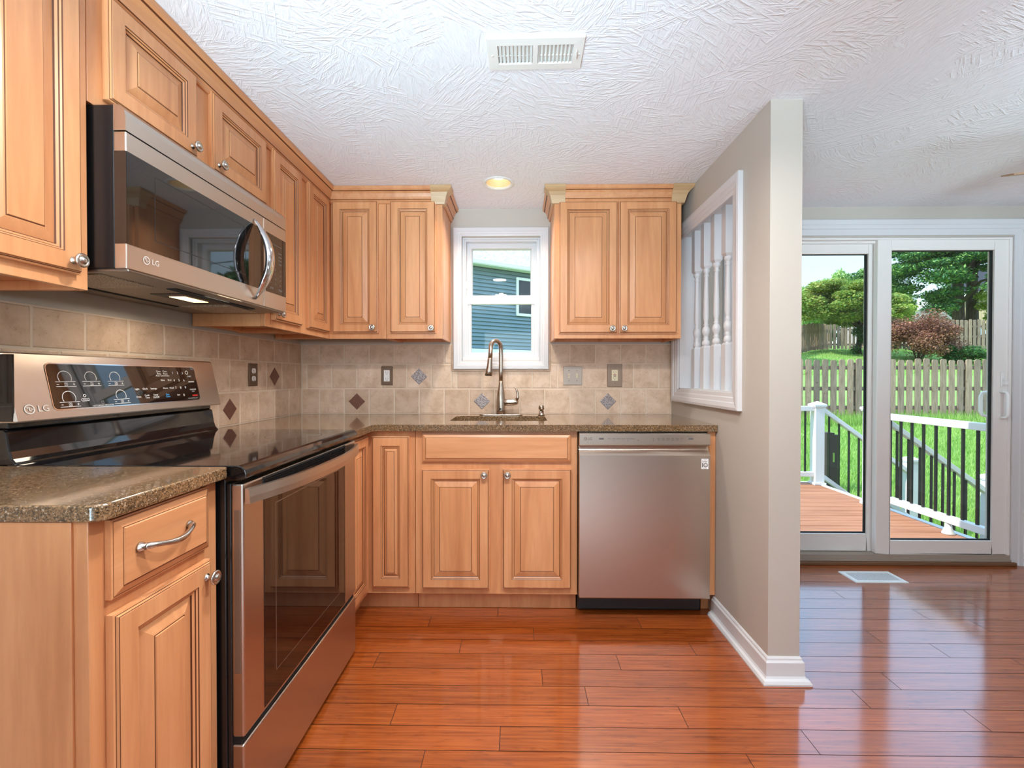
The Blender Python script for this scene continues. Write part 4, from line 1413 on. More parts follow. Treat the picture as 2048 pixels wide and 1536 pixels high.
m_ = MB(); m_.box(.30, .50, -.30, -.20, z0 - .0075, z0 - .005); m_.box(.345, .455, -.275, -.225, z0 - .0085, z0 - .0072, 1); m_.build('cooktop_lamp', ['black_plastic', 'hood_lamp_glow'], bt)
m_ = MB(); m_.lathe([(.006, .0), (.006, .004), (0, .005)], (0, -.11, 1.765), 'x', 12)
m_.v = [(-x + .0015, y, z) for x, y, z in m_.v]; m_.build('screw', 'nickel', mw)

area('cooktop_lamp_light', (XL + .29, MY + .40, z0 - .012), (0.1, 0, -1), .12, .34, 1.2, (1.0, .86, .68))

# ------------------------------------------------------------------ outlets and switches
def plate(t_, w, hh, mat):
    m_ = MB(); m_.rings(-w / 2, w / 2, -hh / 2, hh / 2, -.0005, [(0, 0, 0), (0, .003, 0), (.003, .0055, 0)], True, True)
    return m_.build('plate', mat, t_)


def recept(p, w, hh, mat, gfci=False, duplex=False):
    m_ = MB()
    if duplex:
        for s in (-1, 1):
            m_.prism([(math.cos(a) * .0165, s * .0195 + max(-.0125, min(.0125, math.sin(a) * .0165))) for a in [2 * PI * k / 20 for k in range(20)]], 'y', -.0078, -.0055)
    else:
        m_.box(-w / 2, w / 2, -.0078, -.0055, -hh / 2, hh / 2)
    for s in (-1, 1):
        zc = s * (.0195 if duplex else hh * .28)
        m_.box(-.0075, -.0055, -.0083, -.0077, zc - .002, zc + .006, 1); m_.box(.0055, .0072, -.0083, -.0077, zc - .001, zc + .005, 1)
        m_.lathe([(.0023, 0), (.0023, -.0006)], (0, -.0077, zc - .0075), 'y', 10, 1)
    if gfci:
        m_.box(-.008, .008, -.0095, -.0077, .0015, .0055, 2); m_.box(-.008, .008, -.0095, -.0077, -.0065, -.0025, 1)
    return m_.build('receptacle', [mat, 'text_dark', 'red_button'], p)


def screws(p, pts):
    for x, z in pts:
        m_ = MB(); m_.lathe([(.003, 0), (.003, -.0008), (0, -.0012)], (x, -.0055, z), 'y', 10)
        m_.build('screw', 'nickel', p)


o1 = thing('power_outlet', 'white outlet on a dark bronze plate, left of the faucet on the tiled back wall', 'outlet', (-.8105, YB - .0055, 1.1505))
p = plate(o1, .070, .116, 'bronze_plate'); recept(p, .036, .070, 'white_gloss'); screws(p, [(0, .049), (0, -.049)])
o2 = thing('light_switch', 'brushed metal double switch plate with two ivory toggles on the back wall', 'switch', (.332, YB - .0055, 1.151))
p = plate(o2, .115, .115, 'plate_steel')
for x in (-.023, .025):
    m_ = MB(); m_.box(x - .005, x + .005, -.007, -.005, -.013, .013); m_.box(x - .004, x + .004, -.015, -.005, -.002, .008); m_.build('toggle', 'ivory', p, bevel=.001)
screws(p, [(-.023, .031), (-.023, -.031), (.025, .031), (.025, -.031)])
o3 = thing('power_outlet', 'ivory GFCI outlet with red button on the wide plate right of the switch', 'outlet', (.588, YB - .0055, 1.153))
p = plate(o3, .091, .138, 'plate_taupe'); recept(p, .037, .066, 'ivory', True); screws(p, [(.001, .048), (.001, -.048)])
o4 = thing('power_outlet', 'white duplex outlet on a brown plate on the tiled left wall', 'outlet', (XL, 2.257, 1.155), R90)
p = plate(o4, .074, .114, 'bronze_plate'); recept(p, .036, .070, 'white_gloss', False, True); screws(p, [(0, 0)])

# ------------------------------------------------------------------ ceiling fittings
vt = thing('ceiling_vent', 'white steel register with two banks of louvers in the kitchen ceiling', 'vent', (.053, 1.436, ZC), math.radians(-1.0))
m_ = MB(); hw, hd = .152, .0715
L = [(0, 0), (.003, -.010), (.034, -.011), (.034, -.004)]
pr = None
for i, hz in L:
    q = [(-hw + i, -hd + min(i, .030), hz), (hw - i, -hd + min(i, .030), hz), (hw - i, hd - min(i, .030), hz), (-hw + i, hd - min(i, .030), hz)]
    if pr: m_.add(pr + q, [(a, (a + 1) % 4, 4 + (a + 1) % 4, 4 + a) for a in range(4)])
    pr = q
m_.box(-.008, .008, -hd + .03, hd - .03, -.011, -.003)
m_.build('frame', 'white_enamel', vt)
m_ = MB()
for s in (-1, 1):
    for k in range(9):
        x = s * (.014 + k * .0122); dx = s * .004
        m_.add([(x - dx - .0006, -.043, -.010), (x + dx - .0006, -.043, -.001), (x + dx - .0006, .043, -.001), (x - dx - .0006, .043, -.010),
                (x - dx + .0006, -.043, -.010), (x + dx + .0006, -.043, -.001), (x + dx + .0006, .043, -.001), (x - dx + .0006, .043, -.010)],
               [(0, 1, 2, 3), (7, 6, 5, 4), (0, 4, 5, 1), (2, 6, 7, 3), (0, 3, 7, 4), (1, 5, 6, 2)])
m_.build('louver', 'white_enamel', vt)
m_ = MB(); m_.box(-hw + .034, hw - .034, -.043, .043, -.0012, -.0004); m_.box(-hw + .034, hw - .034, .012, .0155, -.004, -.0012); m_.build('damper', 'white_enamel', vt)
m_ = MB(); m_.box(.1285, .1305, -.02, .012, -.020, -.0105); m_.build('damper_lever', 'white_enamel', vt)
for x in (-.135, .138):
    m_ = MB(); m_.lathe([(.004, -.0105), (.0035, -.013), (0, -.0135)], (x, 0, 0), 'z', 12); m_.build('screw', 'white_enamel', vt)

cl = thing('recessed_light', 'lit round recessed light in the ceiling above the kitchen sink', 'ceiling light', (CX, CY, ZC))
m_ = MB(); m_.lathe([(.064, .004), (.066, -.001), (.070, -.005), (.077, -.006), (.084, -.003), (.085, -.0005)], (0, 0, 0), 'z', 40); 
m_.f = [f for f in m_.f if len(f) == 4]; m_.mi = m_.mi[:len(m_.f)]; m_.sm = m_.sm[:len(m_.f)]; m_.tone = m_.tone[:len(m_.f)]
m_.build('trim_ring', 'white_enamel', cl)
m_ = MB(); m_.lathe([(.065, .000), (.061, .03), (.052, .06), (.05, .10)], (0, 0, 0), 'z', 40)
m_.f = [f for f in m_.f if len(f) == 4]; m_.mi = m_.mi[:len(m_.f)]; m_.sm = m_.sm[:len(m_.f)]; m_.tone = m_.tone[:len(m_.f)]
m_.build('reflector', 'reflector_gold', cl)
m_ = MB(); m_.lathe([(.050, .045), (.044, .038), (.025, .034), (0, .033)], (0, 0, 0), 'z', 32); m_.build('bulb', 'lamp_glow', cl)
area('sink_lamp_light', (CX, CY, ZC - .008), (0, 0, -1), .10, .10, 4.2, (1.0, .90, .78), 'DISK', 132)

fan = thing('ceiling_fan', 'ceiling fan at the right edge, only one pale wooden blade tip in view', 'fan', (2.42, 1.55, 0))
m_ = MB(); m_.lathe([(.06, 2.174), (.06, 2.15), (.02, 2.13), (.014, 2.12), (.014, 2.06)], (0, 0, 0), 'z', 24); m_.build('canopy', 'fan_white', fan)
m_ = MB(); m_.lathe([(.02, 2.06), (.09, 2.045), (.11, 2.0), (.11, 1.93), (.08, 1.89), (.0, 1.885)], (0, 0, 0), 'z', 28); m_.build('motor', 'fan_white', fan)
base_dir = math.atan2(1.728 - 1.55, 1.835 - 2.42)
for k in range(5):
    m_ = MB()
    pts = [(.20, -.045), (.50, -.062), (.58, -.058), (.608, -.035), (.612, 0), (.608, .035), (.58, .058), (.50, .062), (.20, .045)]
    th = math.radians(-17)
    def bl(p, dz):
        return (p[0], p[1] * math.cos(th), p[1] * math.sin(th) + dz)
    n = len(pts)
    vs = [bl(p, .0) for p in pts] + [bl(p, .006) for p in pts]
    m_.add(vs, [tuple(range(n))[::-1], tuple(range(n, 2 * n))] + [(i, (i + 1) % n, n + (i + 1) % n, n + i) for i in range(n)])
    m_.box(.09, .24, -.012, .012, -.004, .0)
    m_.build('blade', 'fan_blade', fan, (0, 0, 1.9), base_dir + 2 * PI * k / 5)

fv = thing('floor_register', 'white metal floor register set in the planks before the patio door', 'vent', (2.020, 2.586, .0005))
m_ = MB(); hw, hd = .146, .072
pr = None
for i, hz in [(0, 0), (.004, .005), (.022, .0055), (.022, .001)]:
    q = [(-hw + i, -hd + i, hz), (hw - i, -hd + i, hz), (hw - i, hd - i, hz), (-hw + i, hd - i, hz)]
    if pr: m_.add(pr + q, [(a, (a + 1) % 4, 4 + (a + 1) % 4, 4 + a) for a in range(4)])
    pr = q
m_.build('frame', 'white_enamel', fv)
m_ = MB()
for k in range(25):
    x = -.120 + k * .01
    s = -1 if k < 12 else 1
    m_.add([(x - .003, -.05, .0045), (x + .0015 , -.05, .0055), (x + .0015, .05, .0055), (x - .003, .05, .0045)], [(0, 1, 2, 3)])
m_.build('louver', 'white_enamel', fv)
m_ = MB(); m_.box(-.124, .124, -.05, .05, .0005, .0015); m_.build('duct', 'dark_gap', fv)

# ------------------------------------------------------------------ outdoors
def ground(x, y):
    pts = [(-50, -.75), (5.2, -.72), (10, .22), (21, 2.33), (30, 3.2), (80, 4.5)]
    for (a, za), (b, zb2) in zip(pts[:-1], pts[1:]):
        if y <= b: return za + (zb2 - za) * (y - a) / (b - a)
    return pts[-1][1]


m_ = MB(); xs = np.linspace(-20, 60, 41); ys = np.concatenate([np.linspace(2.95, 12, 30), np.linspace(12.5, 80, 40)])
vs = [(x, y, ground(x, y)) for y in ys for x in xs]
nx = len(xs)
m_.add(vs, [(j * nx + i, j * nx + i + 1, (j + 1) * nx + i + 1, (j + 1) * nx + i) for j in range(len(ys) - 1) for i in range(nx - 1)], 0, True)
struct(m_.build('ground', 'lawn_soil'), 'sloping back lawn beyond the deck')


def raw_mesh(name, V, F, mat, parent=None, loc=(0, 0, 0)):
    me = bpy.data.meshes.new(name)
    me.vertices.add(len(V)); me.vertices.foreach_set('co', np.asarray(V, dtype=np.float32).ravel())
    k = F.shape[1]
    me.loops.add(F.size); me.loops.foreach_set('vertex_index', F.ravel().astype(np.int32))
    me.polygons.add(len(F)); me.polygons.foreach_set('loop_start', np.arange(0, F.size, k, dtype=np.int32))
    me.materials.append(M[mat]); me.update(calc_edges=True); me.validate()
    o = bpy.data.objects.new(name, me); COL.objects.link(o); o.parent = parent; o.location = loc
    return o


# grass blades, one triangle each
NB = 120000
by = 4.4 + (rng.random(NB) ** 1.25) * 6.2
bx = by * (.50 + .75 * rng.random(NB))
far = rng.random(NB) < .16
by = np.where(far, 15 + 7 * rng.random(NB), by); bx = np.where(far, by * (.58 + .55 * rng.random(NB)), bx)
keep = ~((bx < 3.6) & (by < 5.5)); bx, by = bx[keep], by[keep]; NB = len(bx)
bz = np.array([ground(x, y) for x, y in zip(bx, by)])
hgt = .04 + .06 * rng.random(NB); hgt = np.where((by > 9.4) & (by < 10.6), hgt * 2.4, hgt)
ang = rng.random(NB) * 2 * PI; wd = .0032 + .0035 * by / 10
lean = (rng.random((NB, 2)) - .5) * .09
V = np.zeros((NB, 3, 3)); dx_, dy_ = np.cos(ang) * wd, np.sin(ang) * wd
V[:, 0] = np.stack([bx - dx_, by - dy_, bz - .01], 1); V[:, 1] = np.stack([bx + dx_, by + dy_, bz - .01], 1)
V[:, 2] = np.stack([bx + lean[:, 0], by + lean[:, 1], bz + hgt], 1)
g_o = raw_mesh('grass', V.reshape(-1, 3), np.arange(NB * 3).reshape(-1, 3), 'leaf_grass')
tag(g_o, 'bright green grass growing on the back lawn', 'grass', None, 'stuff')

# deck
DKZ = -.10
dk = thing('deck', 'orange-brown plank deck outside the sliding patio door', 'deck', (1.6, 4.1, DKZ))
m_ = MB(); y = 2.93
while y < 5.34:
    m_.box(-.3, 3.46, y, min(y + .136, 5.345), DKZ - .025, DKZ); y += .143
m_.build('decking', 'deck_boards', dk, (-1.6, -4.1, -DKZ), bevel=.003)
m_ = MB(); m_.box(3.462, 3.52, 2.93, 5.36, DKZ - .14, DKZ + .002); m_.box(-.3, 3.52, 5.35, 5.38, DKZ - .20, DKZ + .002)
m_.build('fascia', 'white_pvc', dk, (-1.6, -4.1, -DKZ))
m_ = MB(); m_.box(-.3, 3.45, 2.93, 5.34, -.74, DKZ - .06); m_.build('skirt', 'weathered_timber', dk, (-1.6, -4.1, -DKZ))


def post(label, x, y, zb, zt, group='white deck posts'):
    t_ = thing('deck_post', label, 'post', (x, y, zb), 0, group)
    m_ = MB(); s = .052; hh = zt - zb - .06
    m_.box(-s, s, -s, s, .0005, hh); m_.build('sleeve', 'white_pvc', t_, bevel=.004)
    m_ = MB(); q = .068
    m_.box(-q + .006, q - .006, -q + .006, q - .006, hh - .012, hh); m_.box(-q, q, -q, q, hh, hh + .022)
    m_.add([(-q, -q, hh + .022), (q, -q, hh + .022), (q, q, hh + .022), (-q, q, hh + .022), (0, 0, hh + .058)], [(0, 1, 4), (1, 2, 4), (2, 3, 4), (3, 0, 4)])
    m_.build('cap', 'white_pvc', t_)
    m_ = MB(); m_.box(-.066, .066, -.066, .066, .0005, .028); m_.build('base_trim', 'white_pvc', t_, bevel=.004)
    return t_


PXc = 3.40
post('tall white deck post with a pyramid cap at the far corner of the deck', 3.455, 5.25, DKZ, .865)
post('white deck post at the near side of the stairs, seen beside the door frame', PXc + .02, 4.40, DKZ, .885)
post('lower white post at the foot of the far stair rail', 4.52, 5.25, -.72, .235)
post('lower white post at the foot of the near stair rail', 4.56, 4.40, -.72, .22)


def railing(label, p, q, top_h, bot_h, nb, wt=.045, foot=None):
    """white rails with black balusters from p to q (points at the reference height)."""
    p = Vector(p); q = Vector(q); d = q - p
    dirh = Vector((d.x, d.y, 0)).normalized(); sd_ = Vector((dirh.y, -dirh.x, 0))
    t_ = thing('deck_railing', label, 'railing', tuple(p), 0, 'white railings of the deck and stairs')
    def bar(h0, h1, w, name):
        m_ = MB(); vs = []
        for e in (Vector((0, 0, 0)), d):
            for s, h in ((-1, h0), (1, h0), (1, h1), (-1, h1)): vs.append(e + sd_ * (s * w) + Vector((0, 0, h)))
        m_.add(vs, [(0, 1, 2, 3), (7, 6, 5, 4), (0, 4, 5, 1), (1, 5, 6, 2), (2, 6, 7, 3), (3, 7, 4, 0)])
        m_.build(name, 'white_pvc', t_, bevel=.004)
    bar(top_h - .055, top_h, wt * .7, 'top_rail'); bar(bot_h, bot_h + .055, wt * .6, 'bottom_rail')
    for k in range(nb):
        e = d * ((k + .7) / (nb + .4))
        m_ = MB(); s = .008
        m_.box(e.x - s, e.x + s, e.y - s, e.y + s, e.z + bot_h + .05, e.z + top_h - .05)
        m_.build('baluster', 'black_rail', t_)
    if foot is not None:
        e = d * foot
        m_ = MB(); m_.lathe([(.042, .001), (.040, .012), (.024, .05), (.020, bot_h)], (e.x, e.y, 0), 'z', 18); m_.build('support_foot', 'white_pvc', t_)
    return t_


railing('white level railing with black balusters along the right edge of the deck', (PXc, 2.96, DKZ), (PXc, 4.348, DKZ), .905, .092, 12, .045, .46)
railing('white railing section along the far edge of the deck, left of the corner post', (1.2, 5.25, DKZ), (3.40, 5.25, DKZ), .905, .092, 18)
railing('far sloping stair railing running down from the corner post', (3.51, 5.25, DKZ), (4.467, 5.25, DKZ - .70), .895, .07, 8)
railing('near sloping stair railing seen behind the level deck railing', (3.475, 4.40, DKZ), (4.507, 4.40, DKZ - .74), .905, .07, 9)
stp = thing('deck_stairs', 'short stairs from the deck down to the lawn', 'stairs', (3.55, 4.83, -.72))
for k in range(3):
    m_ = MB(); m_.box(3.525 + k * .28, 3.525 + (k + 1) * .28 + .02, 4.47, 5.18, -.30 - k * .18, -.265 - k * .18); m_.build('tread', 'deck_boards', stp, (-3.55, -4.83, .72))
m_ = MB()
for yy in (4.47, 5.14):
    m_.prism([(3.525, -.72), (3.525, -.18), (3.80, -.30), (4.08, -.48), (4.36, -.66), (4.36, -.72)], 'y', yy, yy + .035)
m_.build('stringer', 'weathered_timber', stp, (-3.55, -4.83, .72))
m_ = MB(); m_.box(-.085, .085, -.07, .07, -.3, .80); m_.box(-.085, .02, -.07, .07, .80, .83); m_.box(.0, .022, -.073, -.069, .42, .55, 1)
tag(m_.build('timber_post', ['weathered_timber', 'lawn_soil'], None, (4.42, 6.45, ground(0, 6.45))), 'short dark weathered timber post standing on the lawn beyond the stair rail', 'post')


def fence(label, p, q, hgt_, pitch, wdt, posts=True, rails=3):
    p = Vector(p); q = Vector(q); d = q - p; L_ = d.length; u = d / L_
    nrm = Vector((u.y, -u.x))
    t_ = thing('picket_fence', label, 'fence', (p.x, p.y, ground(p.x, p.y)), 0, 'cedar picket fences of the yard')
    o0 = Vector((p.x, p.y, ground(p.x, p.y)))
    m_ = MB(); n_ = int(L_ / pitch)
    for k in range(n_):
        c_ = p + u * (pitch * (k + .5)); gz = ground(c_.x, c_.y) + random.uniform(.0, .03)
        a_ = c_ - u * wdt / 2 - p; b_ = c_ + u * wdt / 2 - p
        ht = hgt_ + random.uniform(-.012, .012); e = wdt * .22
        prof_ = [(0, 0), (1, 0), (1, ht - e), (1 - .22, ht), (.22, ht), (0, ht - e)]
        vs = []
        for off in (0, .018):
            for s, h_ in prof_:
                w_ = a_ + (b_ - a_) * s + nrm * off
                vs.append((w_.x, w_.y, gz - o0.z + h_ + .02))
        tn = .05 + .9 * random.random()
        m_.add(vs, [tuple(range(6))[::-1], tuple(range(6, 12))] + [(i, (i + 1) % 6, 6 + (i + 1) % 6, 6 + i) for i in range(6)], 0, False, tn)
    m_.build('picket_row', 'cedar', t_)
    for h_ in ([.2, .62, 1.08] if rails == 3 else [.22, hgt_ - .3]):
        m_ = MB(); vs = []
        for e_, g in ((Vector((0, 0)), ground(p.x, p.y)), (d, ground(q.x, q.y))):
            for off, dz in ((-.002, 0), (-.04, 0), (-.04, .085), (-.002, .085)):
                w_ = e_ + nrm * off; vs.append((w_.x, w_.y, g - o0.z + h_ + dz))
        m_.add(vs, [(0, 1, 2, 3), (7, 6, 5, 4), (0, 4, 5, 1), (1, 5, 6, 2), (2, 6, 7, 3), (3, 7, 4, 0)])
        m_.build('rail', 'cedar', t_)
    for k in range(int(L_ / 2.4) + 1):
        c_ = u * min(2.4 * k, L_ - .05) - nrm * .09
        m_ = MB(); gz = ground(p.x + c_.x, p.y + c_.y) - o0.z
        m_.box(c_.x - .045, c_.x + .045, c_.y - .045, c_.y + .045, gz - .1, gz + hgt_ - .05); m_.build('fence_post', 'cedar', t_)
    return t_


fence('nearest cedar picket fence across the lawn behind the deck rails', (5.0, 10.0), (13.2, 10.0), 1.27, .183, .128)
fence('far cedar picket fence on the right behind the red-leaved bush', (18.3, 21.0), (25.0, 21.0), 1.40, .196, .135, True, 3)
fence('far cedar picket fence behind the green tree', (15.4, 22.6), (20.0, 22.6), 1.25, .190, .135, True, 2)
fence('angled cedar picket fence at the far left of the patio view', (9.5, 17.5), (15.4, 22.6), 1.25, .190, .135, True, 2)

# ---- foliage
def leaves(name, centers, radii, per, size, mat, parent, flat=1.0, droop=0.0, aspect=1.8):
    """triangular leaf pairs spread over blobs (centers Nx3, radii Nx3)."""
    C_ = np.repeat(np.asarray(centers), per, 0); R_ = np.repeat(np.asarray(radii), per, 0)
    n_ = len(C_)
    dirs = rng.normal(size=(n_, 3)); dirs /= np.linalg.norm(dirs, axis=1)[:, None]
    rad = rng.random(n_) ** .45
    P_ = C_ + dirs * R_ * rad[:, None]
    a = rng.normal(size=(n_, 3)); a[:, 2] = a[:, 2] * .5 - droop; a /= np.linalg.norm(a, axis=1)[:, None]
    b = rng.normal(size=(n_, 3)); b[:, 2] *= (1 - flat * .7); b -= (b * a).sum(1)[:, None] * a; b /= np.linalg.norm(b, axis=1)[:, None] + 1e-9
    s = size * (.6 + .8 * rng.random(n_))[:, None]
    V = np.zeros((n_, 4, 3)); V[:, 0] = P_ - a * s; V[:, 1] = P_ + b * s / aspect; V[:, 2] = P_ + a * s; V[:, 3] = P_ - b * s / aspect
    return raw_mesh(name, V.reshape(-1, 3), np.arange(n_ * 4).reshape(-1, 4), mat, parent)


def branch_set(m_, base, top, r0, tips):
    base = Vector(base); top = Vector(top)
    pts = [base + (top - base) * (k / 6) + Vector((random.uniform(-.04, .04), random.uniform(-.04, .04), 0)) * (1 if 0 < k < 6 else 0) for k in range(7)]
    m_.tube(pts, [r0 * (1 - .6 * k / 6) for k in range(7)], 9)
    for tp, fr_ in tips:
        s = base + (top - base) * fr_; tp = Vector(tp)
        mid = (s + tp) / 2 + Vector((0, 0, .12 * (tp - s).length))
        m_.tube([s, s + (mid - s) * .5, mid, tp], [r0 * .38, r0 * .3, r0 * .22, r0 * .06], 6)


def blob_tree(name, label, cat, loc, trunk_top, r0, blobs, per, size, mat, group=None, droop=0.0, aspect=1.8, flat=.6, trunks=None):
    t_ = thing(name, label, cat, loc, 0, group)
    m_ = MB()
    tips = [((b[0], b[1], b[2]), min(.95, max(.25, (b[2] - .2) / max(trunk_top[2], .1) * .75))) for b in blobs[::max(1, len(blobs) // 12)]]
    for (ox, oy, tx, ty) in (trunks or [(0, 0, trunk_top[0], trunk_top[1])]):
        branch_set(m_, (ox, oy, -.1), (tx, ty, trunk_top[2]), r0, tips)
    m_.build('trunk', 'bark', t_)
    leaves('crown', [b[:3] for b in blobs], [b[3:6] for b in blobs], per, size, mat, t_, flat, droop, aspect)
    return t_


def dome(cx, cy, cz, rx, ry, rz, n_, br, fl_=.6, low=-.3):
    out = []
    while len(out) < n_:
        d = rng.normal(size=3); d /= np.linalg.norm(d)
        if d[2] < low: continue
        k = .45 + .5 * rng.random()
        s = br * (.7 + .6 * rng.random())
        out.append((cx + d[0] * rx * k, cy + d[1] * ry * k, cz + d[2] * rz * k, s, s, s * fl_))
    return out


# green tree with the ivy-clad trunk behind the first fence
tx, ty = 14.95, 20.0
blob_tree('maple_tree', 'spreading green and gold tree with a slim trunk beyond the near fence', 'tree', (tx, ty, ground(tx, ty)), (.1, 0, 1.9), .13,
          dome(-.75, 0, 1.95, 2.4, 2.0, 1.4, 56, .5, .45, -.6), 900, .050, 'leaf_maple')
b_ = []
for k in range(14): b_.append((random.uniform(-.35, .45), random.uniform(-.4, .1), random.uniform(.1, 1.25), .22, .22, .22))
iv = thing('ivy_shrub', 'dark green ivy and shrubs around the trunk of the green tree', 'shrub', (tx, ty - .25, ground(tx, ty - .25)))
leaves('foliage', [q[:3] for q in b_], [q[3:] for q in b_], 380, .035, 'leaf_dark', iv)
# willow
tx, ty = 21.4, 30.0
wb = []
for q in dome(0, 0, 2.6, 4.0, 2.4, 2.1, 64, .55, 1.6, -.3): wb.append((q[0], q[1], q[2] - .2, .5, .5, 1.0))
blob_tree('willow_tree', 'pale feathery willow tree rising behind the green and gold tree', 'tree', (tx, ty, ground(tx, ty)), (0, 0, 2.6), .25, wb, 1300, .13, 'leaf_willow', None, 1.6, 4.0, 0)
# hemlock with two trunks
tx, ty = 24.4, 25.0
hb = []
for k in range(250):
    z = random.uniform(2.0, 9.0)
    r_ = 5.6 * (1 - (z - 2.4) / 11) * math.sqrt(random.random())
    a = random.uniform(0, 2 * PI)
    x_, y_ = r_ * math.cos(a) - .8, r_ * math.sin(a) * .8
    if x_ < -5.0 or (x_ < -3.3 and z < 2.3 + (-3.3 - x_) * 1.5): continue
    if z < 4.2 and x_ > -1.6: continue
    if z < 4.6 and x_ > -.6 and random.random() < .7: continue
    s = random.uniform(.7, 1.1)
    hb.append((x_, y_, z - .12 * r_, s, s, s * .26))
blob_tree('hemlock_tree', 'large dark green evergreen with two trunks behind the far fence', 'tree', (tx, ty, ground(tx, ty)), (0, 0, 9.5), .30, hb, 620, .080, 'leaf_hemlock', None, .25, 2.2, 1.0,
          [(-.25, 0, -.55, 0), (.45, .1, .6, .1)])
# far green backdrop trees
for x_, y_, s_, lb in ((28.5, 46, .55, 'distant dark green tree low behind the trunk of the green and gold tree'), (54, 54, 1.2, 'distant dark tree beyond the evergreen, behind the far houses')):
    blob_tree('background_tree', lb, 'tree', (x_, y_, ground(x_, y_)), (0, 0, 5 * s_), .3, dome(0, 0, 4.6 * s_, 4 * s_ + 1.5, 3 * s_, 4 * s_, 34, 1.2 * s_, .7, -.6), 500, .15, 'leaf_dark')
# bushes
def bush(label, x_, y_, rx, rz, mat, n_=26, per=240, size=.06, name='shrub'):
    t_ = thing(name, label, 'shrub', (x_, y_, ground(x_, y_)))
    bs = dome(0, 0, rz * .45, rx, rx * .8, rz * .6, n_, rx * .34, .7, -.6)
    m_ = MB()
    for q in bs[:8]: m_.tube([(0, 0, -.05), (q[0] * .4, q[1] * .4, q[2] * .5), (q[0], q[1], q[2])], [.03, .02, .006], 6)
    m_.build('stem', 'bark', t_)
    leaves('foliage', [q[:3] for q in bs], [q[3:] for q in bs], per, size, mat, t_)


bush('red-leaved maple bush behind the near fence in the right glass', 15.75, 18.0, 1.45, 1.95, 'leaf_red', 34, 850, .036)
bush('yellow-green bush above the red-leaved bush', 18.2, 22.0, 1.0, 2.1, 'leaf_lime', 18, 500, .045)
bush('low green plants in front of the red-leaved bush', 16.9, 17.4, .8, .7, 'leaf_dark', 16, 500, .035)
bush('yellow-green bush at the right edge of the sliding glass', 25.0, 23.6, 1.0, 4.4, 'leaf_lime', 24, 600, .05)
bush('small green tree at the pale far house', 27.2, 30.0, .8, 2.6, 'leaf_dark', 16, 400, .05)

# tall evergreen seen obliquely through the kitchen window
blob_tree('side_yard_tree', 'small green side yard tree beyond the blue house, mirrored in the microwave glass', 'tree', (8.4, 17.5, ground(0, 17.5)), (0, 0, 3), .18, dome(0, 0, 2.5, 1.3, 1.3, 1.7, 22, .6, .6, -.6), 180, .16, 'leaf_dark')

# ---- houses
nh = thing('neighbor_house', 'blue-grey clapboard house with pale roof seen through the kitchen window', 'house', (-.49, 12.0, ground(0, 12)), math.radians(32))
gz = ground(0, 12)
m_ = MB(); z = 1.79 - gz; x0_, x1_ = -9.0, 5.0
while z < 4.0 - gz:
    m_.add([(x0_, -.034, z), (x1_, -.034, z), (x1_, .003, z + .1), (x0_, .003, z + .1)], [(0, 1, 2, 3)])
    m_.add([(x0_, -.034, z), (x1_, -.034, z), (x1_, .003, z), (x0_, .003, z)], [(0, 1, 2, 3)]); z += .1
m_.box(x0_, x1_, .004, 7.0, 0, 4.05 - gz); m_.build('wall', 'blue_siding', nh)
m_ = MB(); m_.box(x0_, x1_, -.05, .02, -.1, 1.87 - gz); m_.build('foundation', 'neighbour_white', nh)
m_ = MB(); m_.box(x0_ - .2, x1_ + .2, -.30, -.20, 4.01 - gz, 4.10 - gz); m_.box(x0_ - .2, x1_ + .2, -.28, .02, 3.99 - gz, 4.02 - gz); m_.build('gutter', 'neighbour_white', nh)
m_ = MB(); m_.prism([(-.30, 4.10 - gz), (3.5, 6.6 - gz), (7.5, 4.13 - gz)], 'x', x0_ - .3, x1_ + .3); m_.build('roof', 'roof_pale', nh)
m_ = MB(); m_.rings(.48, 1.55, 2.80 - gz, 3.84 - gz, -.016, [(0, 0, 0), (0, .045, 0), (.07, .045, 0), (.07, .0, 0)], False); wf = m_.build('window', 'neighbour_white', nh)
m_ = MB(); m_.box(.55, 1.48, -.045, -.017, 2.87 - gz, 3.77 - gz); m_.build('pane', 'car_glass', wf)
m_ = MB(); m_.box(.99, 1.04, -.052, -.044, 2.87 - gz, 3.77 - gz); m_.box(.55, 1.48, -.052, -.044, 3.30 - gz, 3.34 - gz); m_.build('muntin', 'neighbour_white', wf)

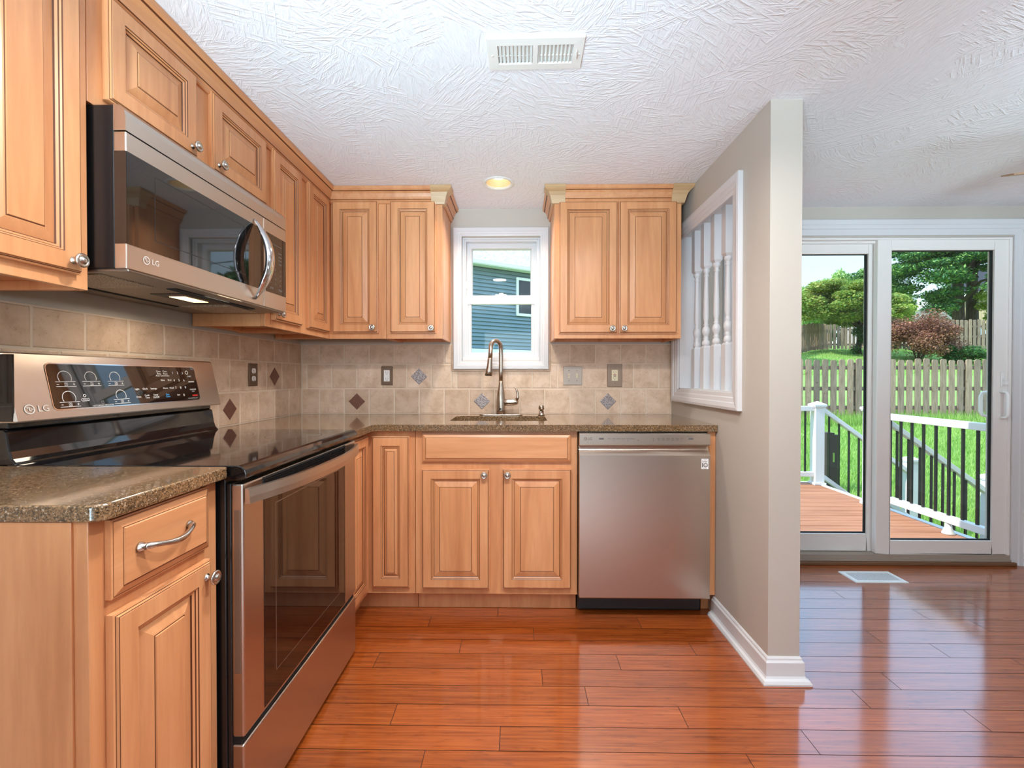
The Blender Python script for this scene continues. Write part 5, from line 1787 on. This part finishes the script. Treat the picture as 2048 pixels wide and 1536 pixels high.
bh = thing('beige_house', 'beige sided house with dark roof behind the far fence at the right', 'house', (33.0, 31.9, ground(0, 33)), math.radians(-46))
gz = ground(0, 33)
m_ = MB(); m_.box(-1.6, 9, 0, 8, 0, 7.0 - gz)
for k in range(70): m_.box(-1.6 + k * .15, -1.56 + k * .15, -.02, 0, 0, 7.0 - gz)
m_.build('wall', 'beige_siding', bh)
m_ = MB(); m_.box(-2.0, 9.4, -.5, -.42, 6.85 - gz, 7.1 - gz); m_.build('fascia', 'neighbour_white', bh)
m_ = MB(); m_.prism([(-.5, 7.1 - gz), (4, 9.3 - gz), (8.5, 7.1 - gz)], 'x', -2.1, 9.5); m_.build('roof', 'roof_dark', bh)

ph = thing('distant_house', 'small white house far away between the bush and the evergreen trunks', 'house', (42.0, 47.0, ground(0, 47)))
gz = ground(0, 47)
m_ = MB(); m_.box(-2.0, 2.2, 0, 4, 0, 7.0 - gz); m_.build('wall', 'neighbour_white', ph)
m_ = MB(); m_.prism([(-2.3, 7.0 - gz), (.1, 8.9 - gz), (2.5, 7.0 - gz)], 'y', -.3, 4.3); m_.build('roof', 'roof_pale', ph)

car = thing('car', 'white car parked behind the far picket fence', 'car', (27.3, 29.0, ground(0, 29)))
m_ = MB(); body = [(-2.1, .35), (-2.1, .75), (-1.95, .95), (-1.2, 1.02), (-.7, 1.48), (.7, 1.52), (1.5, 1.05), (2.1, .95), (2.15, .4)]
m_.prism(body, 'y', -.85, .85); m_.build('body', 'car_paint', car, bevel=.06)
m_ = MB(); m_.prism([(-1.05, 1.06), (-.65, 1.42), (.65, 1.45), (1.3, 1.07)], 'y', -.862, .862); m_.build('window', 'car_glass', car)
for x in (-1.35, 1.35):
    for y in (-.80, .80):
        m_ = MB(); m_.lathe([(.33, -.1), (.33, .1)], (x, y, .33), 'y', 20); m_.build('wheel', 'tyre', car)

# power line above the neighbour's roof
m_ = MB(); pts = [(-3 + 9 * k / 12, 10.2, 4.35 - .16 * (k - 3) * .5 + .0) for k in range(13)]
m_.tube(pts, .012, 6); tag(m_.build('power_line', 'black_rail'), 'thin dark overhead cable crossing above the blue house roof', 'cable')
